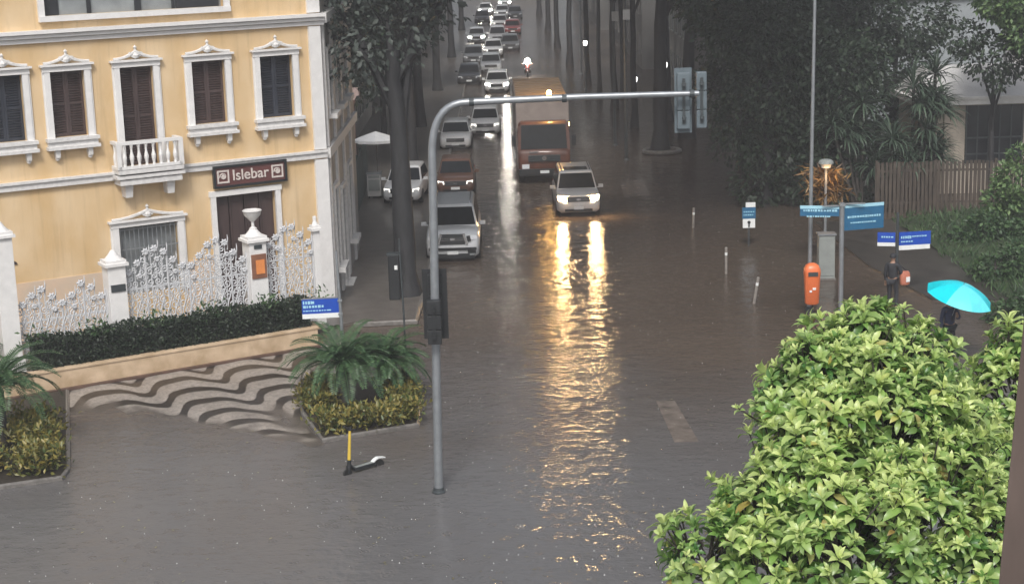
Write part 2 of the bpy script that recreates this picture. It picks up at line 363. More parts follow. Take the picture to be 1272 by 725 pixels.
# wave pavement, local x to the right along the wall, local y outward from it
def wave_mat():
    m = bpy.data.materials.new('wave_mosaic'); m.use_nodes = True; nt = m.node_tree; N = nt.nodes; L = nt.links; b = N['Principled BSDF']
    tc = N.new('ShaderNodeTexCoord'); sx = N.new('ShaderNodeSeparateXYZ'); L.new(tc.outputs['Object'], sx.inputs[0])
    def mth(op, a, bb=None):
        q = N.new('ShaderNodeMath'); q.operation = op
        for i, v in enumerate((a, bb)):
            if v is None: continue
            if isinstance(v, (int, float)): q.inputs[i].default_value = v
            else: L.new(v, q.inputs[i])
        return q.outputs[0]
    nz = N.new('ShaderNodeTexNoise'); nz.inputs['Scale'].default_value = 1.4; L.new(tc.outputs['Object'], nz.inputs['Vector'])
    ph = mth('MULTIPLY', sx.outputs[0], 2 * math.pi / 2.1)
    ph = mth('ADD', ph, mth('MULTIPLY', nz.outputs['Fac'], .5))
    s2 = mth('SINE', mth('ADD', ph, mth('MULTIPLY', mth('COSINE', ph), .62)))
    t = mth('ADD', mth('DIVIDE', sx.outputs[1], 1.18), mth('MULTIPLY', s2, .42))
    fr = mth('FRACT', t)
    cr = N.new('ShaderNodeValToRGB'); e = cr.color_ramp.elements
    e[0].position = 0; e[0].color = (.032, .026, .023, 1); e[1].position = .35; e[1].color = (.032, .026, .023, 1)
    for p, c in ((.40, (.36, .32, .285, 1)), (.95, (.42, .375, .335, 1)), (1., (.05, .04, .035, 1))):
        k = e.new(p); k.color = c
    L.new(fr, cr.inputs[0])
    st = N.new('ShaderNodeTexVoronoi'); st.inputs['Scale'].default_value = 14; L.new(tc.outputs['Object'], st.inputs['Vector'])
    hv = N.new('ShaderNodeMix'); hv.data_type = 'RGBA'; hv.blend_type = 'MULTIPLY'; hv.inputs[0].default_value = .5
    L.new(cr.outputs[0], hv.inputs[6]); bw = N.new('ShaderNodeRGBToBW'); L.new(st.outputs['Color'], bw.inputs[0]); L.new(bw.outputs[0], hv.inputs[7])
    # film of silt left where the paving dips to the flood level
    ad = mth('ADD', sx.outputs[2], mth('MULTIPLY', mth('SUBTRACT', nz.outputs['Fac'], .5), .05)); mr = N.new('ShaderNodeMapRange'); mr.interpolation_type = 'SMOOTHSTEP'; mr.inputs[1].default_value = .0; mr.inputs[2].default_value = .026; L.new(ad, mr.inputs[0])
    sm = N.new('ShaderNodeMix'); sm.data_type = 'RGBA'; L.new(mr.outputs[0], sm.inputs[0]); sm.inputs[6].default_value = (.10, .086, .075, 1); L.new(hv.outputs[2], sm.inputs[7]); L.new(sm.outputs[2], b.inputs['Base Color'])
    b.inputs['Roughness'].default_value = .3
    bp = N.new('ShaderNodeBump'); bp.inputs['Strength'].default_value = .25; bp.inputs['Distance'].default_value = .01; L.new(st.outputs['Distance'], bp.inputs['Height']); L.new(bp.outputs[0], b.inputs['Normal'])
    return m
M['wave'] = wave_mat()
mb = MB(); nx, ny = 60, 40; g = []
for j in range(ny + 1):
    for i in range(nx + 1):
        u = 11.5 - 10.5 * i / nx; v = 8.6 * j / ny
        edge = 2.0 + 5.6 * max(0, min(1, (9.6 - u) / 3.2)) - 1.2 * max(0, (5.2 - u) / 2.5) - 5 * max(0, min(1, (3.9 - u) / 1.2))
        edge = max(.8, edge); z = .075 * (1 - v / edge) + .012 * math.sin(u * 3.1 + v) + .008 * math.sin(u * 7.3 - 2.1 * v)
        g.append((10.5 * i / nx, v, max(-.19, z)))
mb.add(g, [(j * (nx + 1) + i, (j + 1) * (nx + 1) + i, (j + 1) * (nx + 1) + i + 1, j * (nx + 1) + i + 1) for j in range(ny) for i in range(nx)])
o = mb.build('wave_pavement', 'wave', smooth=True); o.matrix_world = Matrix.Translation(bl(11.5, 4.13)) @ Matrix(((bd.x, bn.x, 0, 0), (bd.y, bn.y, 0, 0), (0, 0, 1, 0), (0, 0, 0, 1)))
tag(o, kind='structure')

# ------------------------------------------------------------------ the yellow corner building
def plaster():
    m = mat('yellow_plaster', (.63, .425, .20), .6, .07, .9, .12, col2=(.68, .52, .33), stretch=(1, 1, .6))
    nt = m.node_tree; N = nt.nodes; L = nt.links; b = N['Principled BSDF']; src = b.inputs['Base Color'].links[0].from_socket   # rain streaks and damp patches of old plaster
    tc = N.new('ShaderNodeTexCoord'); mp = N.new('ShaderNodeMapping'); mp.inputs['Scale'].default_value = (4.5, 1, .22); L.new(tc.outputs['Object'], mp.inputs[0])
    n1 = N.new('ShaderNodeTexNoise'); n1.inputs['Scale'].default_value = 1.0; n1.inputs['Detail'].default_value = 7; n1.inputs['Roughness'].default_value = .65; L.new(mp.outputs[0], n1.inputs['Vector'])
    cr = N.new('ShaderNodeValToRGB'); cr.color_ramp.elements[0].position = .52; cr.color_ramp.elements[0].color = (0, 0, 0, 1); cr.color_ramp.elements[1].position = .78; cr.color_ramp.elements[1].color = (.55, .55, .55, 1); L.new(n1.outputs['Fac'], cr.inputs[0])
    mx = N.new('ShaderNodeMix'); mx.data_type = 'RGBA'; L.new(cr.outputs[0], mx.inputs[0]); L.new(src, mx.inputs[6]); mx.inputs[7].default_value = (.36, .25, .13, 1); L.new(mx.outputs[2], b.inputs['Base Color'])
    return m
M['plaster'] = plaster()
M['render_pale'] = mat('pale_render', (.60, .50, .40), .65, .08, 1.3, .15, col2=(.64, .47, .33))
bld = thing('corner_building', 'yellow plastered corner building with white framed windows and a bar sign over its door', 'building', BC, BA)
def wall_holes(mb, x0, x1, z0, z1, y, holes, depth=.28):
    xs = sorted({x0, x1, *[h[0] for h in holes], *[h[1] for h in holes]}); zs = sorted({z0, z1, *[h[2] for h in holes], *[h[3] for h in holes]})
    for a, b in zip(xs, xs[1:]):
        for c, d in zip(zs, zs[1:]):
            if any(h[0] <= (a + b) / 2 <= h[1] and h[2] <= (c + d) / 2 <= h[3] for h in holes): continue
            mb.add([(a, y, c), (b, y, c), (b, y, d), (a, y, d)], [(0, 1, 2, 3)])
    for a, b, c, d in holes:
        q = [(a, c), (b, c), (b, d), (a, d)]
        for (p, r) in zip(q, q[1:] + q[:1]): mb.add([(p[0], y, p[1]), (r[0], y, r[1]), (r[0], y + depth, r[1]), (p[0], y + depth, p[1])], [(0, 1, 2, 3)])
XR, XL, ZT = .50, -13.5, 13.6      # local x is -u
wins = [(-9.99, -8.93), (-8.13, -7.12), (-3.83, -2.76), (-1.62, -.52), (-12.3, -11.3)]
WZ0, WZ1 = 6.45, 8.36
door = (-3.34, -1.36, .6, 4.2); lowwin = (-6.47, -4.63, 1.5, 3.6); french = (-6.06, -5.03, 5.4, 8.34)
big = (-8.12, -2.66, 9.95, 12.4)
holes = [(a, b, WZ0, WZ1) for a, b in wins] + [door, lowwin, french, big, (-13.2, -10.5, 9.95, 12.4)]
mb = MB(); wall_holes(mb, XL, XR, 0, ZT, 0, holes); mb.build('wall', 'plaster', bld)
mb = MB()   # pale lower render, 2.5 cm proud, between left end and the low window
mb.box(((XL - 6.75) / 2, -.013, 1.45), (-6.75 - XL, .03, 1.75)); mb.box((-3.98, -.013, 1.45), (.9, .03, 1.7)); mb.build('lower_render', 'render_pale', bld)
# side wall along the street and the rest of the shell (street runs along world +Y)
Rm = Matrix.Rotation(-BA, 3, 'Z')
def wl(dx, dy, z): p = Rm @ Vector((dx, dy, 0)); return Vector((XR + p.x, p.y, z))    # world offset from the corner -> local
mb = MB(); SL = 10.2
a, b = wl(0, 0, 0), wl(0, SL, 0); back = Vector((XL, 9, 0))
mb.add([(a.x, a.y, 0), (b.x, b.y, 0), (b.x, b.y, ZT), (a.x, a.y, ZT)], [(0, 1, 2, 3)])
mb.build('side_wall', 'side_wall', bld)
mb = MB(); mb.add([(b.x, b.y, 0), (XL, 9, 0), (XL, 0, 0)] + [(b.x, b.y, ZT), (XL, 9, ZT), (XL, 0, ZT), (XR, 0, ZT)], [(0, 1, 4, 3), (1, 2, 5, 4), (3, 4, 5, 6)]); mb.build('roof', 'grey_wall', bld)
sd = (b - a).normalized(); sn = Vector((sd.y, -sd.x, 0))
def sbox(mb, t0, t1, off, z0, z1, m=0):
    p = a + sd * (t0 + t1) / 2 + sn * off / 2; mb.box((p.x, p.y, (z0 + z1) / 2), (t1 - t0, abs(off) + .02, z1 - z0), m, rz=math.atan2(sd.y, sd.x))
mb = MB(); mb.box(((XL + XR) / 2 - .02, -.06, 5.13), (XR - XL, .13, .17)); mb.box(((XL + XR) / 2 - .02, -.085, 5.26), (XR - XL, .2, .07)); sbox(mb, .05, SL, .12, 5.0, 5.32); mb.build('string_course', 'old_white', bld)
mb = MB()
for zz, hh, dd in ((9.27, .12, .10), (9.40, .1, .2), (9.52, .1, .30)): mb.box(((XL + XR) / 2 + .05, -dd / 2, zz), (XR - XL + .1, dd, hh))
sbox(mb, .1, SL, .2, 9.25, 9.56); mb.build('cornice', 'white_paint', bld)
mb = MB(); mb.box((.27, -.05, 2.5), (.44, .12, 5.0)); mb.box((.27, -.045, 7.25), (.40, .11, 3.86)); mb.box((.27, -.05, 11.6), (.42, .1, 4.0)); mb.build('corner_pilaster', 'white_paint', bld)
mb = MB()
for t in (.3, 2.6, 5.2, 7.8): sbox(mb, t, t + .38, .07, .1, 4.98); sbox(mb, t, t + .34, .07, 5.34, 9.24)
mb.build('side_pilaster', 'old_white', bld)
for t, z0, z1 in ((1.2, 6.3, 8.3), (3.8, 6.3, 8.3), (6.3, 6.3, 8.3), (1.3, 1.2, 3.8), (3.7, .1, 3.4), (6.3, 1.2, 3.8)):
    mb = MB(); sbox(mb, t, t + .95, .03, z0, z1); f = mb.build('side_window', 'dark_glass', bld)
    mb = MB(); sbox(mb, t - .12, t, .09, z0, z1); sbox(mb, t + .95, t + 1.07, .09, z0, z1); sbox(mb, t - .12, t + 1.07, .1, z1, z1 + .14)
    sbox(mb, t - .2, t + 1.15, .3, z0 - .16, z0); mb.build('frame', 'old_white', f)

def pediment(mb, xc, w, z, small=1.):
    # scrolled shell ornament over a lintel
    for s in (-1, 1):
        pts = [(xc + s * (w / 2) * (1 - k / 14) * 1.0, -.09, z + .05 + .20 * small * (k / 14) ** 2.2) for k in range(15)]
        mb.tube(pts, [.045] * 8 + [.05] * 7, 6)
        q = [(xc + s * (.16 + .055 * math.cos(a_) * (1 - i / 16)), -.1, z + .17 * small + .055 * math.sin(a_) * (1 - i / 16)) for i, a_ in enumerate([k * .6 for k in range(12)])]
        mb.tube(q, .022, 5)
    mb.lathe([(.0, .0), (.10, .02), (.12, .10), (.05, .20), (.035, .28), (.06, .33), (.0, .40)], (xc, -.08, z + .04), 10)
    for k in range(5):
        an = math.pi * (k + .5) / 5; mb.tube([(xc, -.11, z + .06), (xc + .17 * math.cos(an), -.10, z + .06 + .22 * small * math.sin(an))], [.035, .02], 5)
def window(x0, x1, z0, z1, fw=.17, sill=True, ped=True, name='window', shut='shutter', glazed=False, shut2='shutter'):
    xc = (x0 + x1) / 2; ww = x1 - x0
    mb = MB()
    for s, x in ((-1, x0), (1, x1)):
        mb.box((x + s * fw / 2, -.045, (z0 + z1) / 2), (fw, .1, z1 - z0)); mb.box((x + s * (fw + .02), -.025, (z0 + z1) / 2), (.06, .07, z1 - z0 + .1))
    mb.box((xc, -.05, z1 + .08), (ww + 2 * fw + .1, .12, .16)); mb.box((xc, -.085, z1 + .185), (ww + 2 * fw + .22, .2, .06))
    f = mb.build(name, 'white_paint', bld)
    mb = MB()
    if shut == 'shutter':
        for s in (-1, 1):
            cx = xc + s * ww / 4
            for q in (-1, 1): mb.box((cx + q * (ww / 4 - .04), .19, (z0 + z1) / 2), (.075, .05, z1 - z0 - .02))
            nz = int((z1 - z0) / .075)
            for k in range(nz): mb.box((cx, .2, z0 + .04 + (k + .5) * (z1 - z0 - .08) / nz), (ww / 2 - .14, .035, .05), rx=.5)
            for zz in (z0 + .05, (z0 + z1) / 2, z1 - .05): mb.box((cx, .185, zz), (ww / 2 - .06, .05, .08))
        mb.box((xc, .26, (z0 + z1) / 2), (ww, .02, z1 - z0))
        mb.build('shutter', shut2, f)
    if sill:
        mb = MB(); mb.box((xc, -.10, z0 - .05), (ww + 2 * fw + .2, .28, .1)); mb.box((xc, -.07, z0 - .17), (ww + 2 * fw + .12, .2, .16)); mb.box((xc, -.11, z0 - .29), (ww + 2 * fw + .2, .3, .09))
        for s in (-1, 1): mb.box((xc + s * (ww / 2 - .02), -.08, z0 - .45), (.13, .17, .24), taper=1.2); mb.lathe([(0, -.1), (.06, -.06), (.07, .0), (.05, .06)], (xc + s * (ww / 2 - .02), -.07, z0 - .58), 8)
        mb.build('sill', 'old_white', f)
    if ped:
        mb = MB(); pediment(mb, xc, ww + 2 * fw, z1 + .2); mb.build('pediment', 'old_white', f)
    return f
M['shutter_blue'] = mat('shutter_blue', (.026, .03, .042), .45, .3, 5, .2, stretch=(1, 1, .15))
for x0, x1 in wins: window(x0, x1, WZ0, WZ1, shut2='shutter_blue' if x0 in (-1.62, -9.99) else 'shutter')
fr = window(*french, sill=False, name='french_window')
# balcony of the french window
bx = (-6.45, -4.55); mb = MB(); mb.box((-5.5, -.32, 5.32), (2.0, .66, .12)); mb.box((-5.5, -.28, 5.0), (1.92, .56, .16)); mb.box((-5.5, -.3, 5.16), (2.1, .62, .1))
for x in (-6.15, -4.85): mb.box((x, -.18, 4.72), (.2, .36, .4), taper=1.3)
bal = mb.build('balcony', 'old_white', bld)
mb = MB(); mb.box((-5.5, -.58, 6.17), (2.0, .14, .1)); mb.box((-5.5, -.58, 5.44), (1.96, .13, .09))
for x in (-6.46, -4.54): mb.box((x, -.58, 5.8), (.13, .13, .8)); mb.box((x, -.3, 6.17), (.12, .5, .09)); mb.box((x, -.3, 5.44), (.12, .5, .09))
for k in range(8): mb.lathe([(.045, 0), (.04, .08), (.065, .2), (.07, .27), (.035, .42), (.035, .52), (.055, .6), (.05, .66)], (-6.28 + k * .223, -.58, 5.48), 8)
for s in (-6.46, -4.54): mb.lathe([(.045, 0), (.065, .2), (.07, .27), (.035, .42), (.05, .66)], (s, -.28, 5.48), 8)
mb.build('balustrade', 'white_paint', bal)
# barred lower window
lf = window(*lowwin, fw=.2, sill=False, name='barred_window', shut='none')
mb = MB(); mb.box((-5.55, .22, 2.55), (1.84, .03, 2.1)); mb.build('pane', 'pale_glass', lf)
mb = MB()
for k in range(13): mb.tube([(-6.40 + k * .142, .02, 1.5), (-6.40 + k * .142, .02, 3.6)], .017, 5)
for zz in (1.9, 2.9, 3.5): mb.box((-5.55, .02, zz), (1.84, .02, .04))
mb.build('grille', 'steel', lf)
# door
mb = MB(); fw = .17
for s, x in ((-1, door[0]), (1, door[1])): mb.box((x + s * fw / 2, -.045, 2.4), (fw, .1, 3.6))
mb.box((-2.35, -.05, 4.28), (2.4, .12, .17)); df = mb.build('door_frame', 'white_paint', bld)
mb = MB()
for k in range(4): mb.box((-3.1 + k * .5, .2, 2.4), (.46, .06, 3.55)); mb.box((-3.1 + k * .5, .165, 3.3), (.34, .03, 1.2)); mb.box((-3.1 + k * .5, .165, 1.6), (.34, .03, 1.0))
mb.box((-2.35, .27, 2.4), (1.98, .03, 3.6)); mb.build('door', 'shutter', bld)
# big upper window: pale panes and dark mullions
def bigwindow(x0, x1, z0, z1):
    mb = MB(); xc = (x0 + x1) / 2
    for s, x in ((-1, x0), (1, x1)): mb.box((x + s * .09, -.05, (z0 + z1) / 2), (.18, .12, z1 - z0))
    mb.box((xc, -.07, z0 - .08), (x1 - x0 + .36, .2, .16)); mb.box((xc, -.05, z1 + .08), (x1 - x0 + .36, .12, .16)); f = mb.build('upper_window', 'white_paint', bld)
    mb = MB(); mb.box((xc, .2, (z0 + z1) / 2), (x1 - x0, .03, z1 - z0)); mb.build('pane', 'pale_glass', f)
    mb = MB(); W_ = x1 - x0
    for t, wd in ((.045, .45), (.25, .12), (.52, .2), (.72, .09)): mb.box((x0 + W_ * t, .15, (z0 + z1) / 2), (wd, .05, z1 - z0))
    mb.box((x0 + W_ * .86, .16, (z0 + z1) / 2), (W_ * .25, .04, z1 - z0))
    for t in (.22, .30, .75): mb.box((xc, .14, z0 + (z1 - z0) * t), (W_, .05, .05))
    mb.build('mullion', 'dark_glass', f)
bigwindow(*big); bigwindow(-13.2, -10.5, 9.95, 12.4)
# small vent arch at far left low
mb = MB(); mb.add([(-9.9 + .36 * math.cos(math.pi * k / 8), -.035, 2.9 + .16 * math.sin(math.pi * k / 8)) for k in range(9)], [tuple(range(9))]); mb.build('vent', 'shutter', bld)

# bar sign
sg = thing('bar_sign', 'dark red framed sign reading Islebar above the building doorway', 'sign', bl(2.19, .12, 4.80), BA)
mb = MB(); mb.box((0, 0, 0), (2.3, .06, .56)); M['sign_red'] = mat('sign_red', (.12, .045, .042), .4, .12, 3); mb.build('board', 'sign_red', sg)
mb = MB()
for z in (-.31, .31): mb.box((0, -.02, z), (2.44, .12, .07))
for x in (-1.185, 1.185): mb.box((x, -.02, 0), (.07, .12, .55))
mb.build('frame', 'black', sg)
def text(body, size, loc, m, parent, name='lettering', ext=.012, rot=(rad(90), 0, 0), bold=.004):
    cu = bpy.data.curves.new(name, 'FONT'); cu.body = body; cu.size = size; cu.extrude = ext; cu.offset = bold; cu.align_x = 'CENTER'; cu.align_y = 'CENTER'
    o = bpy.data.objects.new(name, cu); COL.objects.link(o)
    dg = bpy.context.evaluated_depsgraph_get(); me = bpy.data.meshes.new_from_object(o.evaluated_get(dg)); bpy.data.objects.remove(o); bpy.data.curves.remove(cu)
    me.materials.clear(); me.materials.append(M[m]); o = bpy.data.objects.new(name, me); COL.objects.link(o); o.parent = parent; o.location = loc; o.rotation_euler = rot
    return o
M['letter'] = mat('letter', (.62, .56, .52), .4, .05, 5)
text('Islebar', .46, (0, -.045, 0), 'letter', sg)
for x in (-.9, .9):
    mb = MB()
    for s in (-1, 1): mb.box((x + s * .17, -.045, 0), (.05, .02, .4)); mb.box((x, -.045, s * .175), (.3, .02, .05))
    pts = [(x + .022 * k ** .8 * math.cos(k * .8) * .75, -.045, .022 * k ** .8 * math.sin(k * .8) * .75) for k in range(13)]
    mb.tube(pts, .02, 5); mb.box((x, -.045, 0), (.12, .02, .12), ry=rad(45)); mb.build('emblem', 'letter', sg)

# ------------------------------------------------------------------ terrace: wall, hedge, fence
mb = MB(); mb.prism([bl(*q).to_2d() for q in ((1.2, .05), (13.5, .05), (13.5, 4.0), (2.0, 4.0))], -.2, .55)
tag(mb.build('terrace', 'paving_wet'), kind='structure')
M['terrace_wall'] = mat('terrace_wall', (.50, .36, .22), .55, .16, 2.2, .25, col2=(.56, .43, .30))
tw = thing('terrace_wall', 'low yellow beige retaining wall below the dark clipped hedge', 'wall', BC, BA)
mb = MB(); mb.box((-7.7, -4.06, .24), (11.4, .12, .74)); mb.build('wall', 'terrace_wall', tw)
mb = MB(); mb.box((-7.7, -4.03, .645), (11.5, .24, .07)); mb.build('coping', 'terrace_wall', tw, bevel=.015)
mb = MB(); mb.box((-7.7, -4.2, .05), (11.4, .14, .16)); M['wall_foot'] = mat('wall_foot', (.10, .06, .045), .5, .3, 3, .3); mb.build('plinth', 'wall_foot', tw)
hd = thing('clipped_hedge', 'long dark green clipped hedge along the top of the yellow terrace wall', 'hedge', BC, BA)
mb = MB(); mb.box((-6.2, -3.62, .95), (8.2, .5, .75)); M['hedge_core'] = mat('hedge_core', (.008, .012, .008), .8, .3, 6); mb.build('stems', 'hedge_core', hd)
R = np.random.default_rng(5); n = 9000
P = np.stack([-10.4 + 8.3 * R.random(n), -3.62 + (R.random(n) - .5) * .62, .55 + .88 * R.random(n)], 1)
k = R.integers(0, 3, n); P[k == 0, 1] = -3.62 - .29 - .05 * R.random((k == 0).sum()); P[k == 1, 2] = 1.36 + .16 * R.random((k == 1).sum()) + .05 * np.sin(P[k == 1, 0] * 2.3)
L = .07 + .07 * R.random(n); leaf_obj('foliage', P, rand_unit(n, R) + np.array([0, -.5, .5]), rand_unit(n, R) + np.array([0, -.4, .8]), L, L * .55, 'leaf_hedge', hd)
n = 500; P = np.stack([-10.4 + 8.3 * R.random(n), -3.75 + (R.random(n) - .5) * .4, 1.35 + .45 * R.random(n) ** 2], 1); P[:, 0] = np.round(P[:, 0] / 1.7) * 1.7 + R.normal(size=n) * .22
L = .1 + .1 * R.random(n); sh_ = leaf_obj('new_shoots', P, rand_unit(n, R) + np.array([0, -.3, .9]), rand_unit(n, R) + np.array([0, -.4, .8]), L, L * .4, 'leaf_mid', hd); sh_['kind'] = 'stuff'

def pillar(u, w_, h, urn, plaque, label):
    t = thing('fence_pillar', label, 'pillar', bl(u, 3.05, .5), BA)
    mb = MB(); mb.box((0, 0, .2), (w_ + .1, w_ + .1, .4)); mb.box((0, 0, h / 2), (w_, w_, h)); mb.build('shaft', 'white_paint', t, bevel=.012)
    mb = MB(); mb.box((0, 0, h + .04), (w_ + .16, w_ + .16, .08)); mb.box((0, 0, h + .12), (w_ + .06, w_ + .06, .09)); mb.lathe([(w_ * .52, 0), (w_ * .3, .12), (.06, .26), (0, .28)], (0, 0, h + .16), 12); mb.build('cap', 'white_paint', t)
    if urn:
        mb = MB(); mb.lathe([(.11, 0), (.12, .03), (.05, .08), (.04, .22), (.10, .28), (.24, .42), (.27, .54), (.29, .56), (.27, .58), (.2, .55), (0, .5)], (0, 0, h + .34), 16); mb.build('urn', 'old_white', t, smooth=True)
    if plaque == 'orange':
        mb = MB(); mb.box((0, -w_ / 2 - .02, h - .72), (w_ * .86, .03, .72)); M['plaque_brown'] = mat('plaque_brown', (.22, .10, .06), .4, .2, 4); p = mb.build('plaque', 'plaque_brown', t)
        M['plaque_orange'] = mat('plaque_orange', (.72, .26, .08), .4, .1, 4); mb = MB(); mb.box((.03, -w_ / 2 - .042, h - .74), (w_ * .5, .015, .42)); mb.build('panel', 'plaque_orange', p)
        mb = MB(); mb.box((0, -w_ / 2 - .02, h - .14), (w_ * .45, .02, .12)); mb.build('slot', 'steel_dark', t)
    if plaque == 'dark':
        mb = MB(); mb.box((0, -w_ / 2 - .02, h - .62), (w_ * .8, .03, .2)); mb.build('plaque', 'steel_dark', t)
    return t
pillar(7.66, .52, 2.62, False, 'dark', 'white fence pillar with a small dark plate, without an urn on top')
pillar(3.40, .54, 2.78, True, 'orange', 'white fence pillar with an urn on top and an orange plaque')
pillar(10.72, .5, 3.8, False, None, 'tall plain white pillar at the left edge behind the palm')
pillar(1.42, .2, 2.85, False, None, 'slim white fence post beside the building corner pilaster')

def scroll(mb, x, z, r, sgn=1, turns=1.6, start=0., rr=.019, y=0):
    pts = []
    for k in range(15):
        q = k / 14; an = start + sgn * turns * 2 * math.pi * q; pts.append((x + r * (1 - .82 * q) * math.cos(an), y, z + r * (1 - .82 * q) * math.sin(an)))
    mb.tube(pts, rr, 4)
def rosette(mb, x, z, r):
    for k in range(7):
        an = k * 2 * math.pi / 7 + .2; mb.tube([(x, -.03, z), (x + r * .55 * math.cos(an), -.05, z + r * .55 * math.sin(an)), (x + r * math.cos(an), -.02, z + r * math.sin(an))], [.03, .045, .012], 4)
    mb.lathe([(0, -.05), (.05, -.03), (.05, .01)], (x, -.02, z), 8, axis='y')
def iron_panel(u0, u1, h0, h1, peaks, seed, label, dens=1.):
    r = random.Random(seed); t = thing('iron_fence_panel', label, 'fence', bl(u1, 3.05, .5), BA); L = u1 - u0
    hh = lambda x: h0 + (h1 - h0) * (.5 - .5 * math.cos(2 * math.pi * peaks * x / L))
    mb = MB(); n = max(2, int(L / .155))
    for k in range(n + 1):
        x = L * k / n; top = hh(x) - .1 + r.uniform(-.05, .05); mb.tube([(x, 0, .1), (x, 0, top)], .016 if k % 4 else .03, 5)
    for z in (.12, .62, min(h0, h1) - .5): mb.box((L / 2, 0, z), (L, .03, .045))
    for x in (0, L): mb.box((x, 0, (h0 + .1) / 2), (.05, .05, h0 + .1))
    mb.build('bars', 'iron_white', t)
    mb = MB(); m = int(L / .22)
    for k in range(m):
        x = L * (k + .5) / m
        for z, rr in ((.36, .13), (.85, .14), (1.25, .15), (1.62, .13), (1.98, .12), (2.3, .12)):
            if z > hh(x) - .35: continue
            s = 1 if (k % 2) else -1; scroll(mb, x - .05 + r.uniform(-.02, .02), z, rr, s, 1.5, r.uniform(0, 3)); scroll(mb, x + .07, z + .17, rr * .75, -s, 1.4, r.uniform(0, 3))
        pts = [(x - .14, 0, .62), (x - .05, -.02, 1.1), (x + .1, -.02, 1.5), (x - .02, 0, min(1.9, hh(x) - .3))]; mb.tube(pts, .018, 4)
    mb.build('scrollwork', 'iron_white', t)
    mb = MB(); m = int(L / .26)
    for k in range(m):
        x = L * (k + .5) / m; z = hh(x); rosette(mb, x, z - .08 + r.uniform(-.04, .04), .12)
        if k % 2: rosette(mb, x + .05, z - .42, .08)
        scroll(mb, x - .08, z - .26, .1, 1 if k % 2 else -1, 1.3, 1.)
        mb.tube([(x + .1, 0, z - .3), (x + .12, -.02, z + .04), (x + .12, 0, z + .16)], [.014, .02, .004], 4)
    mb.build('crest', 'iron_white', t)
    return t
iron_panel(3.68, 7.38, 2.35, 3.05, 2, 1, 'wide ornate white wrought iron fence between the two main pillars')
iron_panel(1.55, 3.12, 2.6, 3.15, 1, 2, 'narrow ornate white iron panel right of the urn pillar')
iron_panel(7.95, 10.45, 1.85, 2.3, 2, 3, 'low ornate white iron fence behind the left palm')
# tall gate leaf next to the corner
# ------------------------------------------------------------------ planters and their plants
def inside(p, poly):
    r = False
    for i in range(len(poly)):
        a, b = poly[i - 1], poly[i]
        if (a[1] > p[1]) != (b[1] > p[1]) and p[0] < (b[0] - a[0]) * (p[1] - a[1]) / (b[1] - a[1]) + a[0]: r = not r
    return r
def planter(poly, label):
    t = thing('planter_bed', label, 'planter', (0, 0, 0)); c = sum((Vector(p) for p in poly), Vector((0, 0))) / len(poly)
    t.location = (c.x, c.y, 0); P = [(p[0] - c.x, p[1] - c.y) for p in poly]
    mb = MB(); mb.tube([(x, y, .04) for x, y in P + P[:2]], .075, 6); mb.build('kerb', 'kerb_stone', t)
    mb = MB(); mb.prism(P, -.2, .10); mb.build('soil', 'soil', t)
    return t
PL = [at(*q).to_2d() for q in ((-90, 480), (83, 470), (84, 585), (76, 596), (0, 607), (-90, 620))]
PR = [at(*q).to_2d() for q in ((372, 474), (377, 515), (402, 549), (518, 530), (520, 505), (512, 470))]
planter(PL, 'flooded planter bed at the left edge of the picture, below the low iron fence')
planter(PR, 'flooded planter bed between the wave paving and the traffic signal pole')
def croton(poly, label, seed, n, width, hgt, cmin=None):
    R = random.Random(seed); Rn = np.random.default_rng(seed); t = thing('croton_shrub', label, 'shrub', (0, 0, .1)); P = []
    c = sum((Vector(p) for p in poly), Vector((0, 0))) / len(poly); segs = [(Vector(poly[i - 1]), Vector(poly[i])) for i in range(len(poly))]
    xs = [p[0] for p in poly]; ys = [p[1] for p in poly]
    cl = []
    while len(cl) < 70:
        p = Vector((R.uniform(min(xs), max(xs)), R.uniform(min(ys), max(ys))))
        if not inside(p, poly) or (cmin and not cmin(p)): continue
        d = min((p - (a + (b - a) * max(0, min(1, (p - a).dot(b - a) / (b - a).length_squared)))).length for a, b in segs)
        if .08 < d < width: cl.append((p.x, p.y, R.uniform(.6, 1.05) * hgt))
    for k in range(n):
        x, y, h = cl[R.randrange(len(cl))]; P.append((x + R.gauss(0, .14), y + R.gauss(0, .14), h * R.random() ** .6))
    P = np.array(P); L = .10 + .10 * Rn.random(n); D = rand_unit(n, Rn) + np.array([0, 0, .7])
    leaf_obj('foliage', P, D, rand_unit(n, Rn) + np.array([0, 0, .8]), L, L * .45, 'leaf_croton', t)
    mb = MB()
    for x, y, h in cl[:40]: mb.tube([(x, y, 0), (x + R.uniform(-.05, .05), y, h * .8)], [.015, .008], 4)
    mb.build('stems', 'bark', t)['kind'] = 'stuff'
croton(PR, 'yellow green croton border round the planter beside the kick scooter', 11, 6500, .75, .6, lambda p: p.y < at(420, 492).y)
croton(PL, 'yellow green croton border in the planter at the left picture edge', 12, 5200, 1.3, .75, lambda p: p.y < at(40, 540).y and p.x > -13)

